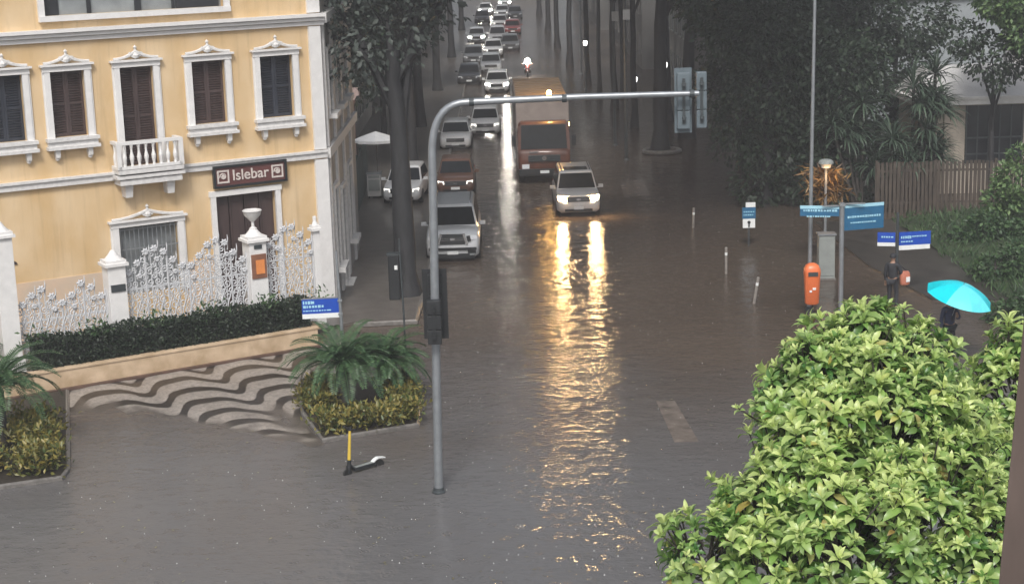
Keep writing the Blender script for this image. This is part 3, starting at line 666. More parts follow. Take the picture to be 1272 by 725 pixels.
def cycad_mesh(seed, nf=46, fl=1.55):
    R = random.Random(seed); P = []; D = []; Nn = []; L = []; mb = MB()
    for i in range(nf):
        az = i * 2.39996 + R.uniform(-.15, .15); el = rad(78 - 70 * (i / nf) ** .8 + R.uniform(-6, 6)); ln = fl * R.uniform(.8, 1.1)
        pos = Vector((.07 * math.cos(az), .07 * math.sin(az), 0)); pts = [pos.copy()]; e = el
        for k in range(16):
            dirv = Vector((math.cos(az) * math.cos(e), math.sin(az) * math.cos(e), math.sin(e))); pos = pos + dirv * ln / 16; pts.append(pos.copy()); e -= rad(4.2 + 3 * k / 16)
            if k >= 2:
                side = Vector((-math.sin(az), math.cos(az), 0)); up = side.cross(dirv)
                if up.z < 0: up = -up
                for sgn in (-1, 1):
                    for q in (0, .5):
                        P.append(pos - dirv * ln / 16 * q); D.append(side * sgn + dirv * .55 + up * .22); Nn.append(up + Vector((R.uniform(-.2, .2), R.uniform(-.2, .2), 0))); L.append(.26 * math.sin(math.pi * min(1, (k + 1.5) / 17.5)) ** .6 * R.uniform(.85, 1.1))
        mb.tube(pts, [.012] * 10 + [.006] * 7, 4)
    return [np.array([list(v) for v in A]) for A in (P, D, Nn)] + [np.array(L)], mb
def cycad(label, loc, hgt, seed, fl, sc=1.):
    t = thing('cycad_palm', label, 'palm', loc); (P, D, Nn, L), mb = cycad_mesh(seed, fl=fl); off = np.array([0, 0, hgt])
    leaf_obj('fronds', P + off, D, Nn, L, np.full(len(L), .034), 'leaf_cycad', t, droop=.12, fold=.1)
    for i, v in enumerate(mb.v): mb.v[i] = (v[0], v[1], v[2] + hgt)
    mb.build('rachis', 'leaf_cycad', t)
    mb = MB(); mb.lathe([(.17, 0), (.2, .1), (.17, hgt * .5), (.18, hgt * .9), (.1, hgt + .06), (0, hgt + .1)], n=12); mb.build('trunk', 'bark', t); return t
p = at(3, 560); cycad('big cycad palm in the left edge planter with arching pinnate fronds', (p.x, p.y, .1), 1.55, 21, 1.75)
p = at(428, 508); cycad('cycad palm behind the left street name pole, the left one of the pair', (p.x, p.y, .1), 1.15, 22, 1.6)
p = at(478, 500); cycad('cycad palm nearest the signal pole, the right one of the pair', (p.x, p.y, .1), 1.0, 23, 1.35)
p = at(-50, 500); cycad('cycad palm mostly cut off by the left picture edge', (p.x, p.y, .1), .9, 24, 1.4)

# ------------------------------------------------------------------ traffic signal gantry
gp = at(545, 611); gp.z = 0
gt = thing('signal_gantry', 'tall grey steel pole with a long curved arm reaching over the road', 'gantry', gp)
top = aty(580, 127, gp.y) - gp; end = aty(868, 116, gp.y) - gp; lean = aty(537, 200, gp.y) - gp
mb = MB(); pts = [Vector((0, 0, -.2)), Vector((lean.x * .35, 0, lean.z * .35)), lean]
q0 = lean; q1 = Vector((lean.x - .02, 0, top.z)); q2 = top
arc = [q0 * (1 - t) ** 2 + q1 * 2 * t * (1 - t) + q2 * t ** 2 for t in [k / 10 for k in range(1, 11)]]
mb.tube(pts + arc, [.098, .095, .09] + [.085 - .001 * k for k in range(10)], 14); mb.build('pole', 'steel', gt, smooth=True)
mb = MB(); mid = (top + end) / 2 + Vector((0, 0, .02)); mb.tube([top, mid, end], [.078, .07, .058], 12); mb.build('arm', 'steel', gt, smooth=True)
mb = MB(); mb.lathe([(.15, 0), (.15, .03), (.12, .05), (.11, .12)], n=14); mb.build('base', 'steel_dark', gt)
for t in (.02, .42, .97): c = top.lerp(end, t); mb = MB(); mb.tube([c - Vector((.05, 0, 0)), c + Vector((.05, 0, 0))], .088, 12); mb.build('collar', 'steel_dark', gt)
def signal(loc, label, h=1.28, w_=.30, plate=True, m='steel', face=1, dark=False):
    """traffic light facing up the street (+Y), so its back shows"""
    t = thing('traffic_signal', label, 'traffic light', loc); bm_ = 'black' if dark else m
    mb = MB()
    for k in range(3): mb.box((0, 0, h / 2 - h / 3 * (k + .5)), (w_, .2, h / 3 - .015))
    mb.build('housing', bm_, t, bevel=.015)
    mb = MB()
    for k in range(3):
        z = h / 2 - h / 3 * (k + .5); pts = [(w_ * .42 * math.cos(a_), .12, z + w_ * .42 * math.sin(a_)) for a_ in [math.pi * j / 8 for j in range(9)]]
        vs = pts + [(x, .36, zz - .03) for x, y, zz in pts]; mb.add(vs, [(j, j + 1, j + 10, j + 9) for j in range(8)])
    mb.build('visor', 'black', t)
    for k, c in enumerate(('taillight', 'plaque_orange', 'sign_teal')):
        mb = MB(); mb.lathe([(w_ * .38, .10), (w_ * .3, .125), (0, .135)], (0, 0, h / 2 - h / 3 * (k + .5)), 14, axis='y'); mb.build('lens', c, t)
    if plate: mb = MB(); mb.box((0, .06, 0), (w_ + .26 if dark else w_ + .1, .015, h + .18)); mb.build('backplate', bm_, t)
    mb = MB()
    for z in (-h * .3, h * .3): mb.box((0, -.14, z), (.08, .12, .06))
    mb.box((0, -.11, 0), (.06, .03, h * .8)); mb.build('bracket', 'steel_dark' if not dark else 'black', t)
    return t
M['signal_back'] = mat('signal_back', (.115, .145, .165), .4, .15, 4)
e1 = aty(852, 126, gp.y); e2 = aty(872, 126, gp.y)
signal((e1.x - .02, gp.y + .32, e1.z - .02), 'grey blue traffic light on the arm end, the left one of two', 1.2, .27, True, 'signal_back')
signal((e2.x + .02, gp.y + .32, e2.z), 'grey blue traffic light at the very tip of the gantry arm, right of its twin', 1.2, .22, False, 'signal_back')
sp = aty(540, 382, gp.y); signal((sp.x, gp.y + .30, sp.z), 'black traffic light with backplate strapped low behind the gantry pole', 1.38, .28, True, 'black', dark=True)
sp = aty(540, 396, gp.y); signal((sp.x, gp.y - .27, sp.z), 'smaller black signal housing on the near side of the gantry pole', .98, .30, False, 'black', dark=True)

# ------------------------------------------------------------------ street name signs and other poles
def blade(mb, x0, x1, z0, z1, y=0.): mb.box(((x0 + x1) / 2, y, (z0 + z1) / 2), (x1 - x0, .025, z1 - z0))
def dashes(mb, x0, x1, z, h, seed, y=-.017):
    r = random.Random(seed); x = x0
    while x < x1: w_ = r.uniform(.03, .075); mb.box((min(x + w_ / 2, x1), y, z), (w_, .008, h * r.uniform(.75, 1))); x += w_ + r.uniform(.015, .03)
p = at(430, 497); sgp = thing('street_name_sign', 'blue and white street name sign on a pale pole in front of the cycads', 'street sign', (p.x, p.y, .1), rad(6))
mb = MB(); mb.tube([(0, 0, 0), (-.02, 0, 2.1), (-.06, 0, 3.95)], [.05, .045, .03], 10); mb.build('pole', 'steel', sgp)
mb = MB(); blade(mb, -1.02, -.05, 2.30, 2.68); b_ = mb.build('name_plate', 'sign_blue', sgp)
mb = MB(); blade(mb, -1.02, -.05, 2.17, 2.298); mb.build('white_strip', 'sign_white', sgp)
mb = MB(); dashes(mb, -.99, -.73, 2.60, .09, 1); dashes(mb, -.99, -.45, 2.49, .07, 2); dashes(mb, -.99, -.30, 2.38, .035, 3); mb.build('lettering', 'sign_cyan', b_)
mb = MB(); mb.box((-.5, .01, 2.70), (1.0, .03, .03)); mb.box((-.03, 0, 2.62), (.12, .1, .05)); mb.box((-.03, 0, 2.26), (.12, .1, .05)); mb.build('bracket', 'steel', sgp)

p = at(1044, 396); s2 = thing('street_name_sign', 'twin bladed teal street name sign on the thick grey pole behind the big tree', 'street sign', (p.x, p.y, 0), 0)
mb = MB(); mb.tube([(0, 0, -.2), (0, 0, 3.62)], .075, 12); mb.build('pole', 'steel', s2)
def bladeset(par, az, x0, x1, z0, z1, m, seed):
    mb = MB(); blade(mb, x0, x1, z0, z1); b_ = mb.build('name_plate', m, par, rz=az)
    mb = MB(); blade(mb, x0, x1, z1 + .002, z1 + .10); dashes(mb, x0 + .1, x1 - .1, (z0 + z1) / 2 + .06, .07, seed); dashes(mb, x0 + .2, x1 - .3, (z0 + z1) / 2 - .12, .05, seed + 1); mb.build('lettering', 'sign_cyan', b_)
bladeset(s2, rad(-12), -1.25, -.08, 3.2, 3.42, 'sign_teal', 4); bladeset(s2, rad(14), .08, 1.38, 2.75, 3.44, 'sign_teal', 6)
mb = MB(); mb.box((0, 0, 3.55), (.18, .18, .08)); mb.box((-.3, 0, 3.53), (.6, .05, .04)); mb.box((.35, 0, 3.58), (.7, .05, .04)); mb.build('bracket', 'steel', s2)
p = at(1113, 368); s3 = thing('street_name_sign', 'bright blue street name sign with white bottom strip above the dark clad person', 'street sign', (p.x, p.y, .05), rad(0))
mb = MB(); mb.tube([(0, 0, 0), (0, 0, 2.7)], .05, 10); mb.build('pole', 'steel_dark', s3)
mb = MB(); blade(mb, .06, 1.12, 1.62, 2.05); b_ = mb.build('name_plate', 'sign_blue', s3, rz=rad(8)); mb = MB(); blade(mb, .06, 1.10, 1.47, 1.618); mb.build('white_strip', 'sign_white', s3, rz=rad(8))
mb = MB(); dashes(mb, .12, .45, 1.88, .10, 7); dashes(mb, .5, .95, 1.9, .05, 8); dashes(mb, .12, .5, 1.74, .05, 9); mb.build('lettering', 'sign_cyan', b_)
mb = MB(); blade(mb, -.62, -.06, 1.72, 2.05); b_ = mb.build('name_plate', 'sign_blue', s3, rz=rad(-14)); mb = MB(); blade(mb, -.62, -.06, 1.6, 1.718); mb.build('white_strip', 'sign_white', s3, rz=rad(-14))
mb = MB(); dashes(mb, -.5, -.15, 1.9, .06, 10); mb.build('lettering', 'sign_cyan', b_)

p = at(1005, 388); bp_ = thing('tall_pole', 'very tall thin grey pole rising out of the top of the picture', 'pole', (p.x, p.y, -.1))
mb = MB(); mb.tube([(0, 0, 0), (.03, 0, 5), (.10, 0, 11.5)], [.075, .06, .045], 10); mb.build('shaft', 'steel', bp_, smooth=True); mb = MB(); mb.lathe([(.12, 0), (.12, .25), (.08, .3)], n=12); mb.build('base', 'steel_dark', bp_)
lb = thing('litter_bin', 'orange plastic litter bin hung on the tall thin pole', 'litter bin', (p.x + .03, p.y - .28, .34))
mb = MB()
rings = []
for z, wx, wy in ((0, .17, .13), (.04, .21, .16), (.9, .25, .2), (1.0, .26, .21), (1.12, .25, .2), (1.24, .19, .15), (1.3, .08, .06)):
    rings.append([(wx * math.copysign(abs(math.cos(a_)) ** .6, math.cos(a_)), wy * math.copysign(abs(math.sin(a_)) ** .6, math.sin(a_)), z) for a_ in [2 * math.pi * k / 20 for k in range(20)]])
mb.loft(rings); mb.build('body', 'orange_plastic', lb, smooth=True)
mb = MB(); mb.box((0, -.195, .98), (.3, .04, .13)); mb.build('opening', 'steel_dark', lb); mb = MB(); mb.box((.04, -.19, .52), (.10, .02, .07)); mb.box((-.07, -.19, .44), (.07, .02, .06)); mb.build('sticker', 'sign_white', lb)
mb = MB(); mb.box((0, .2, .9), (.1, .14, .05)); mb.box((0, .2, .3), (.1, .14, .05)); mb.build('bracket', 'steel_dark', lb)

p = at(1029, 350); cb = thing('control_cabinet', 'grey street control cabinet standing behind the twin bladed sign pole', 'cabinet', (p.x, p.y + .5, 0))
mb = MB(); mb.box((0, 0, .78), (.55, .4, 1.5)); mb.build('body', 'cabinet', cb, bevel=.02); mb = MB(); mb.box((0, -.21, .8), (.47, .02, 1.3)); mb.box((.16, -.225, .85), (.03, .02, .12)); mb.build('door', 'cabinet', cb)
mb = MB(); mb.box((0, 0, 1.56), (.62, .47, .06)); mb.build('lid', 'steel', cb); mb = MB(); mb.box((0, 0, .0), (.6, .45, .12)); mb.build('plinth', 'kerb_stone', cb)

p = at(930, 305); ms = thing('parking_sign', 'small teal and white sign board on a short post before the dark trees', 'sign', (p.x, p.y, 0))
mb = MB(); mb.tube([(0, 0, -.1), (0, 0, 1.75)], .035, 8); mb.build('post', 'steel_dark', ms)
mb = MB(); mb.box((0, -.05, 1.25), (.5, .03, .42)); b_ = mb.build('board', 'sign_teal', ms); mb = MB(); mb.box((.06, -.05, 1.56), (.36, .03, .18)); mb.build('white_panel', 'sign_white', b_); mb = MB(); mb.box((0, -.05, .86), (.46, .03, .34)); mb.build('white_panel', 'sign_white', b_)
mb = MB(); mb.lathe([(.06, -.02), (.06, .01)], (0, -.07, .9), 10, axis='y'); mb.box((0, -.075, .8), (.05, .02, .16)); mb.build('symbol', 'black', b_); mb = MB(); dashes(mb, -.2, .2, 1.3, .05, 13, -.07); dashes(mb, -.2, .15, 1.18, .05, 14, -.07); mb.build('lettering', 'sign_cyan', b_)

def bollard(px, h, tilt, label):
    p = at(*px); t = thing('bollard', label, 'bollard', (p.x, p.y, -.1), 0, 'thin bollards along the flooded kerb'); t.rotation_euler = (0, tilt, 0)
    mb = MB(); mb.tube([(0, 0, 0), (0, 0, h)], .045, 8); mb.lathe([(.045, h), (.055, h + .02), (.04, h + .06), (0, h + .07)], n=8); mb.build('shaft', 'bollard_paint', t); mb = MB(); mb.tube([(0, 0, h - .22), (0, 0, h - .12)], .048, 8); mb.build('band', 'sign_white', t)
M['bollard_paint'] = mat('bollard_paint', (.24, .22, .2), .5, .2, 6)
bollard((902, 340), .98, 0, 'pale upright thin bollard in the flooded road below the small teal sign')
bollard((936, 377), .92, rad(9), 'thin bollard leaning right, nearest the orange litter bin')
bollard((861, 283), .85, rad(2), 'faint thin bollard farthest up the flooded road by the dark trees')

p = at(507, 494); tp = thing('thin_post', 'thin dark metal post at the right end of the middle planter', 'post', (p.x, p.y, .1)); mb = MB(); mb.tube([(0, 0, 0), (-.02, 0, 2.2), (-.06, 0, 4.2)], [.03, .026, .02], 8); mb.build('shaft', 'steel_dark', tp); mb = MB(); mb.box((0, 0, .04), (.18, .18, .04)); mb.build('base', 'steel_dark', tp)
p = at(491, 374); kb = thing('waste_post', 'black street cabinet post with a small white sticker beside the big trunk', 'post', (p.x, p.y, .07)); mb = MB(); mb.box((0, 0, .75), (.36, .3, 1.5)); mb.build('body', 'black', kb, bevel=.03); mb = MB(); mb.box((.08, -.16, 1.1), (.1, .02, .14)); mb.build('sticker', 'sign_white', kb); mb = MB(); mb.box((0, 0, 1.53), (.42, .36, .06)); mb.build('lid', 'steel_dark', kb)

# near post at the right edge of the picture, a few metres from the lens
a_, b_ = aty(1268, 430, 6), aty(1240, 725, 6); dz = (b_ - a_) / (b_.z - a_.z); g = b_ + dz * (-b_.z); tpz = a_ + dz * 2.2
np_ = thing('steel_post', 'close brown painted steel post filling the lower right picture corner', 'post', (g.x, 6, 0)); mb = MB()
rings = []
for z in (0, 4, 8, 13.5): x = dz.x * z; rings.append([(x + q, r, z) for q, r in ((0, 0), (.30, -.02), (.34, .26), (.16, .30))])
mb.loft(rings); mb.build('shaft', 'rust_post', np_, bevel=.01); mb = MB(); mb.box((.13, .13, .02), (.5, .5, .04)); mb.build('base_plate', 'steel_dark', np_); mb = MB(); mb.box((dz.x * 13.5 + .19, .13, 13.54), (.32, .32, .08)); mb.build('cap', 'rust_post', np_)

# ------------------------------------------------------------------ kick scooter
a_, b_ = at(432, 589), at(486, 573); dirv = (b_ - a_); sl_ = 1.12
ks = thing('kick_scooter', 'yellow and black electric kick scooter standing in the flood water', 'scooter', (a_.x, a_.y, -.09), math.atan2(dirv.y, dirv.x)); ks.rotation_euler.x = rad(-3)
mb = MB(); mb.lathe([(.05, -.025), (.11, -.03), (.115, 0), (.11, .03), (.05, .025)], (0, 0, .115), 18, axis='y'); mb.build('wheel', 'rubber', ks)
mb = MB(); mb.lathe([(.05, -.025), (.11, -.03), (.115, 0), (.11, .03), (.05, .025)], (.93, 0, .115), 18, axis='y'); mb.build('wheel', 'rubber', ks)
mb = MB(); mb.tube([(.06, 0, .30), (.165, 0, 1.12)], [.042, .03], 10); mb.build('stem', 'yellow_paint', ks)
mb = MB(); mb.tube([(0, .05, .12), (.03, .05, .26), (.06, 0, .34)], .022, 6); mb.tube([(0, -.05, .12), (.03, -.05, .26), (.06, 0, .34)], .022, 6); mb.tube([(.045, 0, .2), (.08, 0, .42)], .05, 8); mb.build('fork', 'black', ks)
mb = MB(); mb.tube([(.16, -.24, 1.15), (.17, -.1, 1.13), (.17, .1, 1.13), (.16, .24, 1.15)], .016, 8); mb.lathe([(.04, 0), (.05, .03), (.03, .08)], (.165, 0, 1.1), 8); mb.build('handlebar', 'black', ks)
mb = MB(); mb.tube([(.16, -.26, 1.155), (.16, -.15, 1.14)], .024, 8); mb.tube([(.16, .26, 1.155), (.16, .15, 1.14)], .024, 8); mb.box((.12, 0, 1.16), (.08, .07, .04)); mb.build('grip', 'rubber', ks)
mb = MB(); mb.box((.47, 0, .175), (.62, .15, .07)); mb.tube([(.08, 0, .3), (.18, 0, .19), (.3, 0, .18)], .035, 8); mb.build('deck', 'black', ks, bevel=.012)
mb = MB(); mb.box((.47, 0, .212), (.5, .11, .006)); mb.build('deck_grip', 'cabinet', ks)
mb = MB(); mb.loft([[(x, -.06, z), (x, .06, z), (x, .06, z + .025), (x, -.06, z + .025)] for x, z in ((.72, .2), (.80, .25), (.88, .275), (.97, .26), (1.07, .24))]); mb.build('mudguard', 'sign_white', ks)
mb = MB(); mb.tube([(.35, .07, .15), (.38, .2, .0)], .012, 6); mb.build('kickstand', 'steel', ks)

# ------------------------------------------------------------------ people
def skin_mesh(joints, edges, root):
    """one continuous surface grown over a skeleton; joints {name:(pos, rx, ry)}"""
    names = list(joints); me = bpy.data.meshes.new('tmp'); me.from_pydata([joints[k][0] for k in names], [(names.index(a), names.index(b)) for a, b in edges], [])
    o = bpy.data.objects.new('tmp', me); COL.objects.link(o); md = o.modifiers.new('s', 'SKIN'); sv = me.skin_vertices[0].data
    for i, k in enumerate(names): sv[i].radius = (joints[k][1], joints[k][2]); sv[i].use_root = (k == root)
    md.use_smooth_shade = True; s2 = o.modifiers.new('d', 'SUBSURF'); s2.levels = 2
    dg = bpy.context.evaluated_depsgraph_get(); r = bpy.data.meshes.new_from_object(o.evaluated_get(dg)); bpy.data.objects.remove(o); bpy.data.meshes.remove(me); return r
def link_mesh(name, me, m, parent):
    me.name = name; me.materials.clear(); me.materials.append(M[m]); o = bpy.data.objects.new(name, me); COL.objects.link(o); o.parent = parent; return o
def person(label, loc, rz, pose, top='cloth_dark', legs='cloth_dark', hood=False):
    """pose: overrides for joints; figure 1.72 m, faces -Y"""
    J = dict(pelvis=((0, 0, .92), .15, .11), waist=((0, 0, 1.06), .135, .10), chest=((0, -.01, 1.26), .165, .115), neck0=((0, 0, 1.42), .10, .075), neck=((0, -.01, 1.49), .052, .052),
             head0=((0, -.02, 1.56), .075, .085), head=((0, -.02, 1.65), .078, .096), crownj=((0, -.01, 1.71), .058, .07),
             hipL=((-.09, 0, .88), .088, .09), kneeL=((-.10, -.02, .49), .056, .058), ankL=((-.10, .01, .09), .038, .042), toeL=((-.11, -.15, .035), .04, .028),
             hipR=((.09, 0, .88), .088, .09), kneeR=((.10, -.02, .49), .056, .058), ankR=((.10, .01, .09), .038, .042), toeR=((.11, -.15, .035), .04, .028),
             shL=((-.18, 0, 1.39), .056, .06), elL=((-.23, .02, 1.11), .041, .041), wrL=((-.24, -.04, .87), .028, .03), palmL=((-.24, -.06, .79), .036, .018),
             shR=((.18, 0, 1.39), .056, .06), elR=((.23, .02, 1.11), .041, .041), wrR=((.24, -.04, .87), .028, .03), palmR=((.24, -.06, .79), .036, .018))
    for k, v in pose.items(): J[k] = (v, J[k][1], J[k][2])
    E_ = [('pelvis', 'waist'), ('waist', 'chest'), ('chest', 'neck0'), ('neck0', 'neck'), ('neck', 'head0'), ('head0', 'head'), ('head', 'crownj')]
    for s in 'LR':
        E_ += [('pelvis', 'hip' + s), ('hip' + s, 'knee' + s), ('knee' + s, 'ank' + s), ('ank' + s, 'toe' + s), ('neck0', 'sh' + s), ('sh' + s, 'el' + s), ('el' + s, 'wr' + s), ('wr' + s, 'palm' + s)]
        w_ = Vector(J['wr' + s][0]); p_ = Vector(J['palm' + s][0]); f = (p_ - w_).normalized(); side = f.cross(Vector((0, 1, 0))); side = side.normalized() if side.length > .1 else Vector((1, 0, 0)); cu = side.cross(f)
        for i, (o_, ln) in enumerate(((-.027, .068), (-.009, .08), (.009, .075), (.027, .06))):
            a1 = p_ + f * .02 + side * o_; a2 = a1 + f * ln * .5 + cu * .008; a3 = a2 + f * ln * .4 + cu * .025
            for q, v in (('a', a1), ('b', a2), ('c', a3)): J[f'f{i}{q}{s}'] = (tuple(v), .009, .009)
            E_ += [('palm' + s, f'f{i}a{s}'), (f'f{i}a{s}', f'f{i}b{s}'), (f'f{i}b{s}', f'f{i}c{s}')]
        t1 = w_ + f * .03 + side * -.04; t2 = t1 + f * .045 - side * .015 + cu * .015; J['t1' + s] = (tuple(t1), .011, .011); J['t2' + s] = (tuple(t2), .009, .009); E_ += [('wr' + s, 't1' + s), ('t1' + s, 't2' + s)]
    t = thing('person', label, 'person', loc, rz); link_mesh('body', skin_mesh(J, E_, 'pelvis'), 'skin', t)
    def sub(keys, grow, ends=()):
        jj = {k: (J[k][0], J[k][1] + grow, J[k][2] + grow) for k in keys}; return jj, [e for e in E_ if e[0] in jj and e[1] in jj]
    jj, ee = sub(['pelvis', 'waist', 'chest', 'neck0', 'shL', 'elL', 'wrL', 'shR', 'elR', 'wrR'], .018); link_mesh('jacket', skin_mesh(jj, ee, 'pelvis'), top, t)
    jj, ee = sub(['pelvis', 'hipL', 'kneeL', 'ankL', 'hipR', 'kneeR', 'ankR'], .013); link_mesh('trousers', skin_mesh(jj, ee, 'pelvis'), legs, t)
    for s in 'LR': jj = {k: (J[k][0], J[k][1] + .012, J[k][2] + .014) for k in ('ank' + s, 'toe' + s)}; link_mesh('shoe', skin_mesh(jj, [('ank' + s, 'toe' + s)], 'ank' + s), 'rubber', t)
    hc = Vector(J['head'][0]); mb = MB(); rings = []
    for k in range(9):
        th = math.pi * k / 8 * .62; rings.append([(hc.x + (.094 + (.012 if hood else 0)) * math.sin(th + .02) * math.cos(a_), hc.y + .018 + (.108 + (.012 if hood else 0)) * math.sin(th + .02) * math.sin(a_), hc.z + .012 + .10 * math.cos(th)) for a_ in [2 * math.pi * j / 14 for j in range(14)]])
    mb.loft(rings); mb.build('hood' if hood else 'hair', top if hood else 'hair', t, smooth=True)
    mb = MB()
    for s in (-1, 1): mb.lathe([(0, -.012), (.012, 0), (0, .004)], (hc.x + s * .034, hc.y - .092, hc.z - .012), 8, axis='y')
    mb.build('eye', 'black', t); mb = MB(); mb.loft([[(hc.x - .009, hc.y - .09, hc.z), (hc.x + .009, hc.y - .09, hc.z), (hc.x, hc.y - .1, hc.z)], [(hc.x - .016, hc.y - .09, hc.z - .045), (hc.x + .016, hc.y - .09, hc.z - .045), (hc.x, hc.y - .12, hc.z - .042)]])
    mb.build('nose', 'skin', t)
    return t
p = at(1108, 384)
person('person in dark hooded jacket standing with back turned under the bright blue sign', (p.x, p.y, .03), rad(150), dict(kneeL=(-.12, -.04, .49), ankL=(-.14, .06, .09), toeL=(-.16, -.09, .035), elL=(-.27, -.03, 1.13), wrL=(-.16, -.22, 1.08), palmL=(-.10, -.27, 1.10)), hood=True)
bg_ = thing('shoulder_bag', 'orange pink bag carried on the right side of the dark clad person', 'bag', (p.x + .37, p.y - .05, 1.02), rad(20))
mb = MB(); rings = []
for z, q in ((-.24, .6), (-.21, .92), (-.05, 1), (.12, .95), (.2, .7)): rings.append([(.17 * q * math.copysign(abs(math.cos(a_)) ** .7, math.cos(a_)), .10 * q * math.copysign(abs(math.sin(a_)) ** .7, math.sin(a_)), z) for a_ in [2 * math.pi * k / 16 for k in range(16)]])
mb.loft(rings); mb.build('body', 'bag', bg_, smooth=True)
mb = MB(); mb.tube([(-.13, 0, .16), (-.18, .02, .34), (-.24, .04, .44), (-.14, .08, .4), (.1, .05, .18)], .014, 6); mb.build('strap', 'cloth_dark', bg_); mb = MB(); mb.box((.05, -.1, -.05), (.14, .03, .16)); mb.build('pocket', 'sign_white', bg_, bevel=.01)
p = at(1178, 444)
person('person in dark blue clothes walking beneath the turquoise umbrella', (p.x, p.y, 0), rad(10), dict(elR=(.26, -.06, 1.14), wrR=(.10, -.26, 1.20), palmR=(.09, -.28, 1.27), kneeL=(-.10, -.14, .52), ankL=(-.10, -.10, .10), toeL=(-.1, -.26, .06), kneeR=(.1, .02, .49), ankR=(.1, .18, .10), toeR=(.1, .04, .035)), top='cloth_blue', legs='cloth_dark')
um = thing('umbrella', 'bright turquoise open umbrella tilted against the rain', 'umbrella', (p.x + .03, p.y - .28, 1.36)); um.rotation_euler = (rad(13), rad(13), rad(10))
NR = 8; RR = .95; HH = .38; z0 = .86
mb = MB(); rings = 7; seg = NR * 6
for s in range(NR):
    vs = []; fs = []
    for i in range(rings + 1):
        for j in range(7):
            an = 2 * math.pi * (s + j / 6) / NR; q = i / rings; sag = 1 - .075 * math.sin(math.pi * j / 6) * q ** 1.5
            vs.append((RR * q * sag * math.cos(an), RR * q * sag * math.sin(an), z0 - HH * q ** 2.1 * (2 - sag) + .0))
    for i in range(rings):
        for j in range(6): fs.append((i * 7 + j, i * 7 + j + 1, (i + 1) * 7 + j + 1, (i + 1) * 7 + j))
    mb.add(vs, fs, s in (5, 6, 0) and 1 or 0)
mb.build('canopy', ['cyan', 'cyan_pale'], um, smooth=True)
mb = MB()
for s in range(NR):
    an = 2 * math.pi * s / NR; mb.tube([(RR * q * math.cos(an), RR * q * math.sin(an), z0 - .012 - HH * q ** 2.1) for q in [k / 6 for k in range(7)]], .005, 4)
    mb.tube([(0, 0, z0 - .35), (RR * .5 * math.cos(an), RR * .5 * math.sin(an), z0 - .02 - HH * .5 ** 2.1)], .004, 4)
    mb.tube([(RR * .97 * math.cos(an), RR * .97 * math.sin(an), z0 - HH), (RR * 1.03 * math.cos(an), RR * 1.03 * math.sin(an), z0 - HH - .06)], .007, 4)
mb.build('ribs', 'steel_dark', um); mb = MB(); mb.tube([(0, 0, -.1), (0, 0, z0 + .06)], .009, 8); mb.build('shaft', 'steel', um); mb = MB(); mb.tube([(0, 0, -.12), (0, 0, -.2), (.02, 0, -.24), (.06, 0, -.24), (.07, 0, -.2)], .014, 8); mb.build('handle', 'black', um)
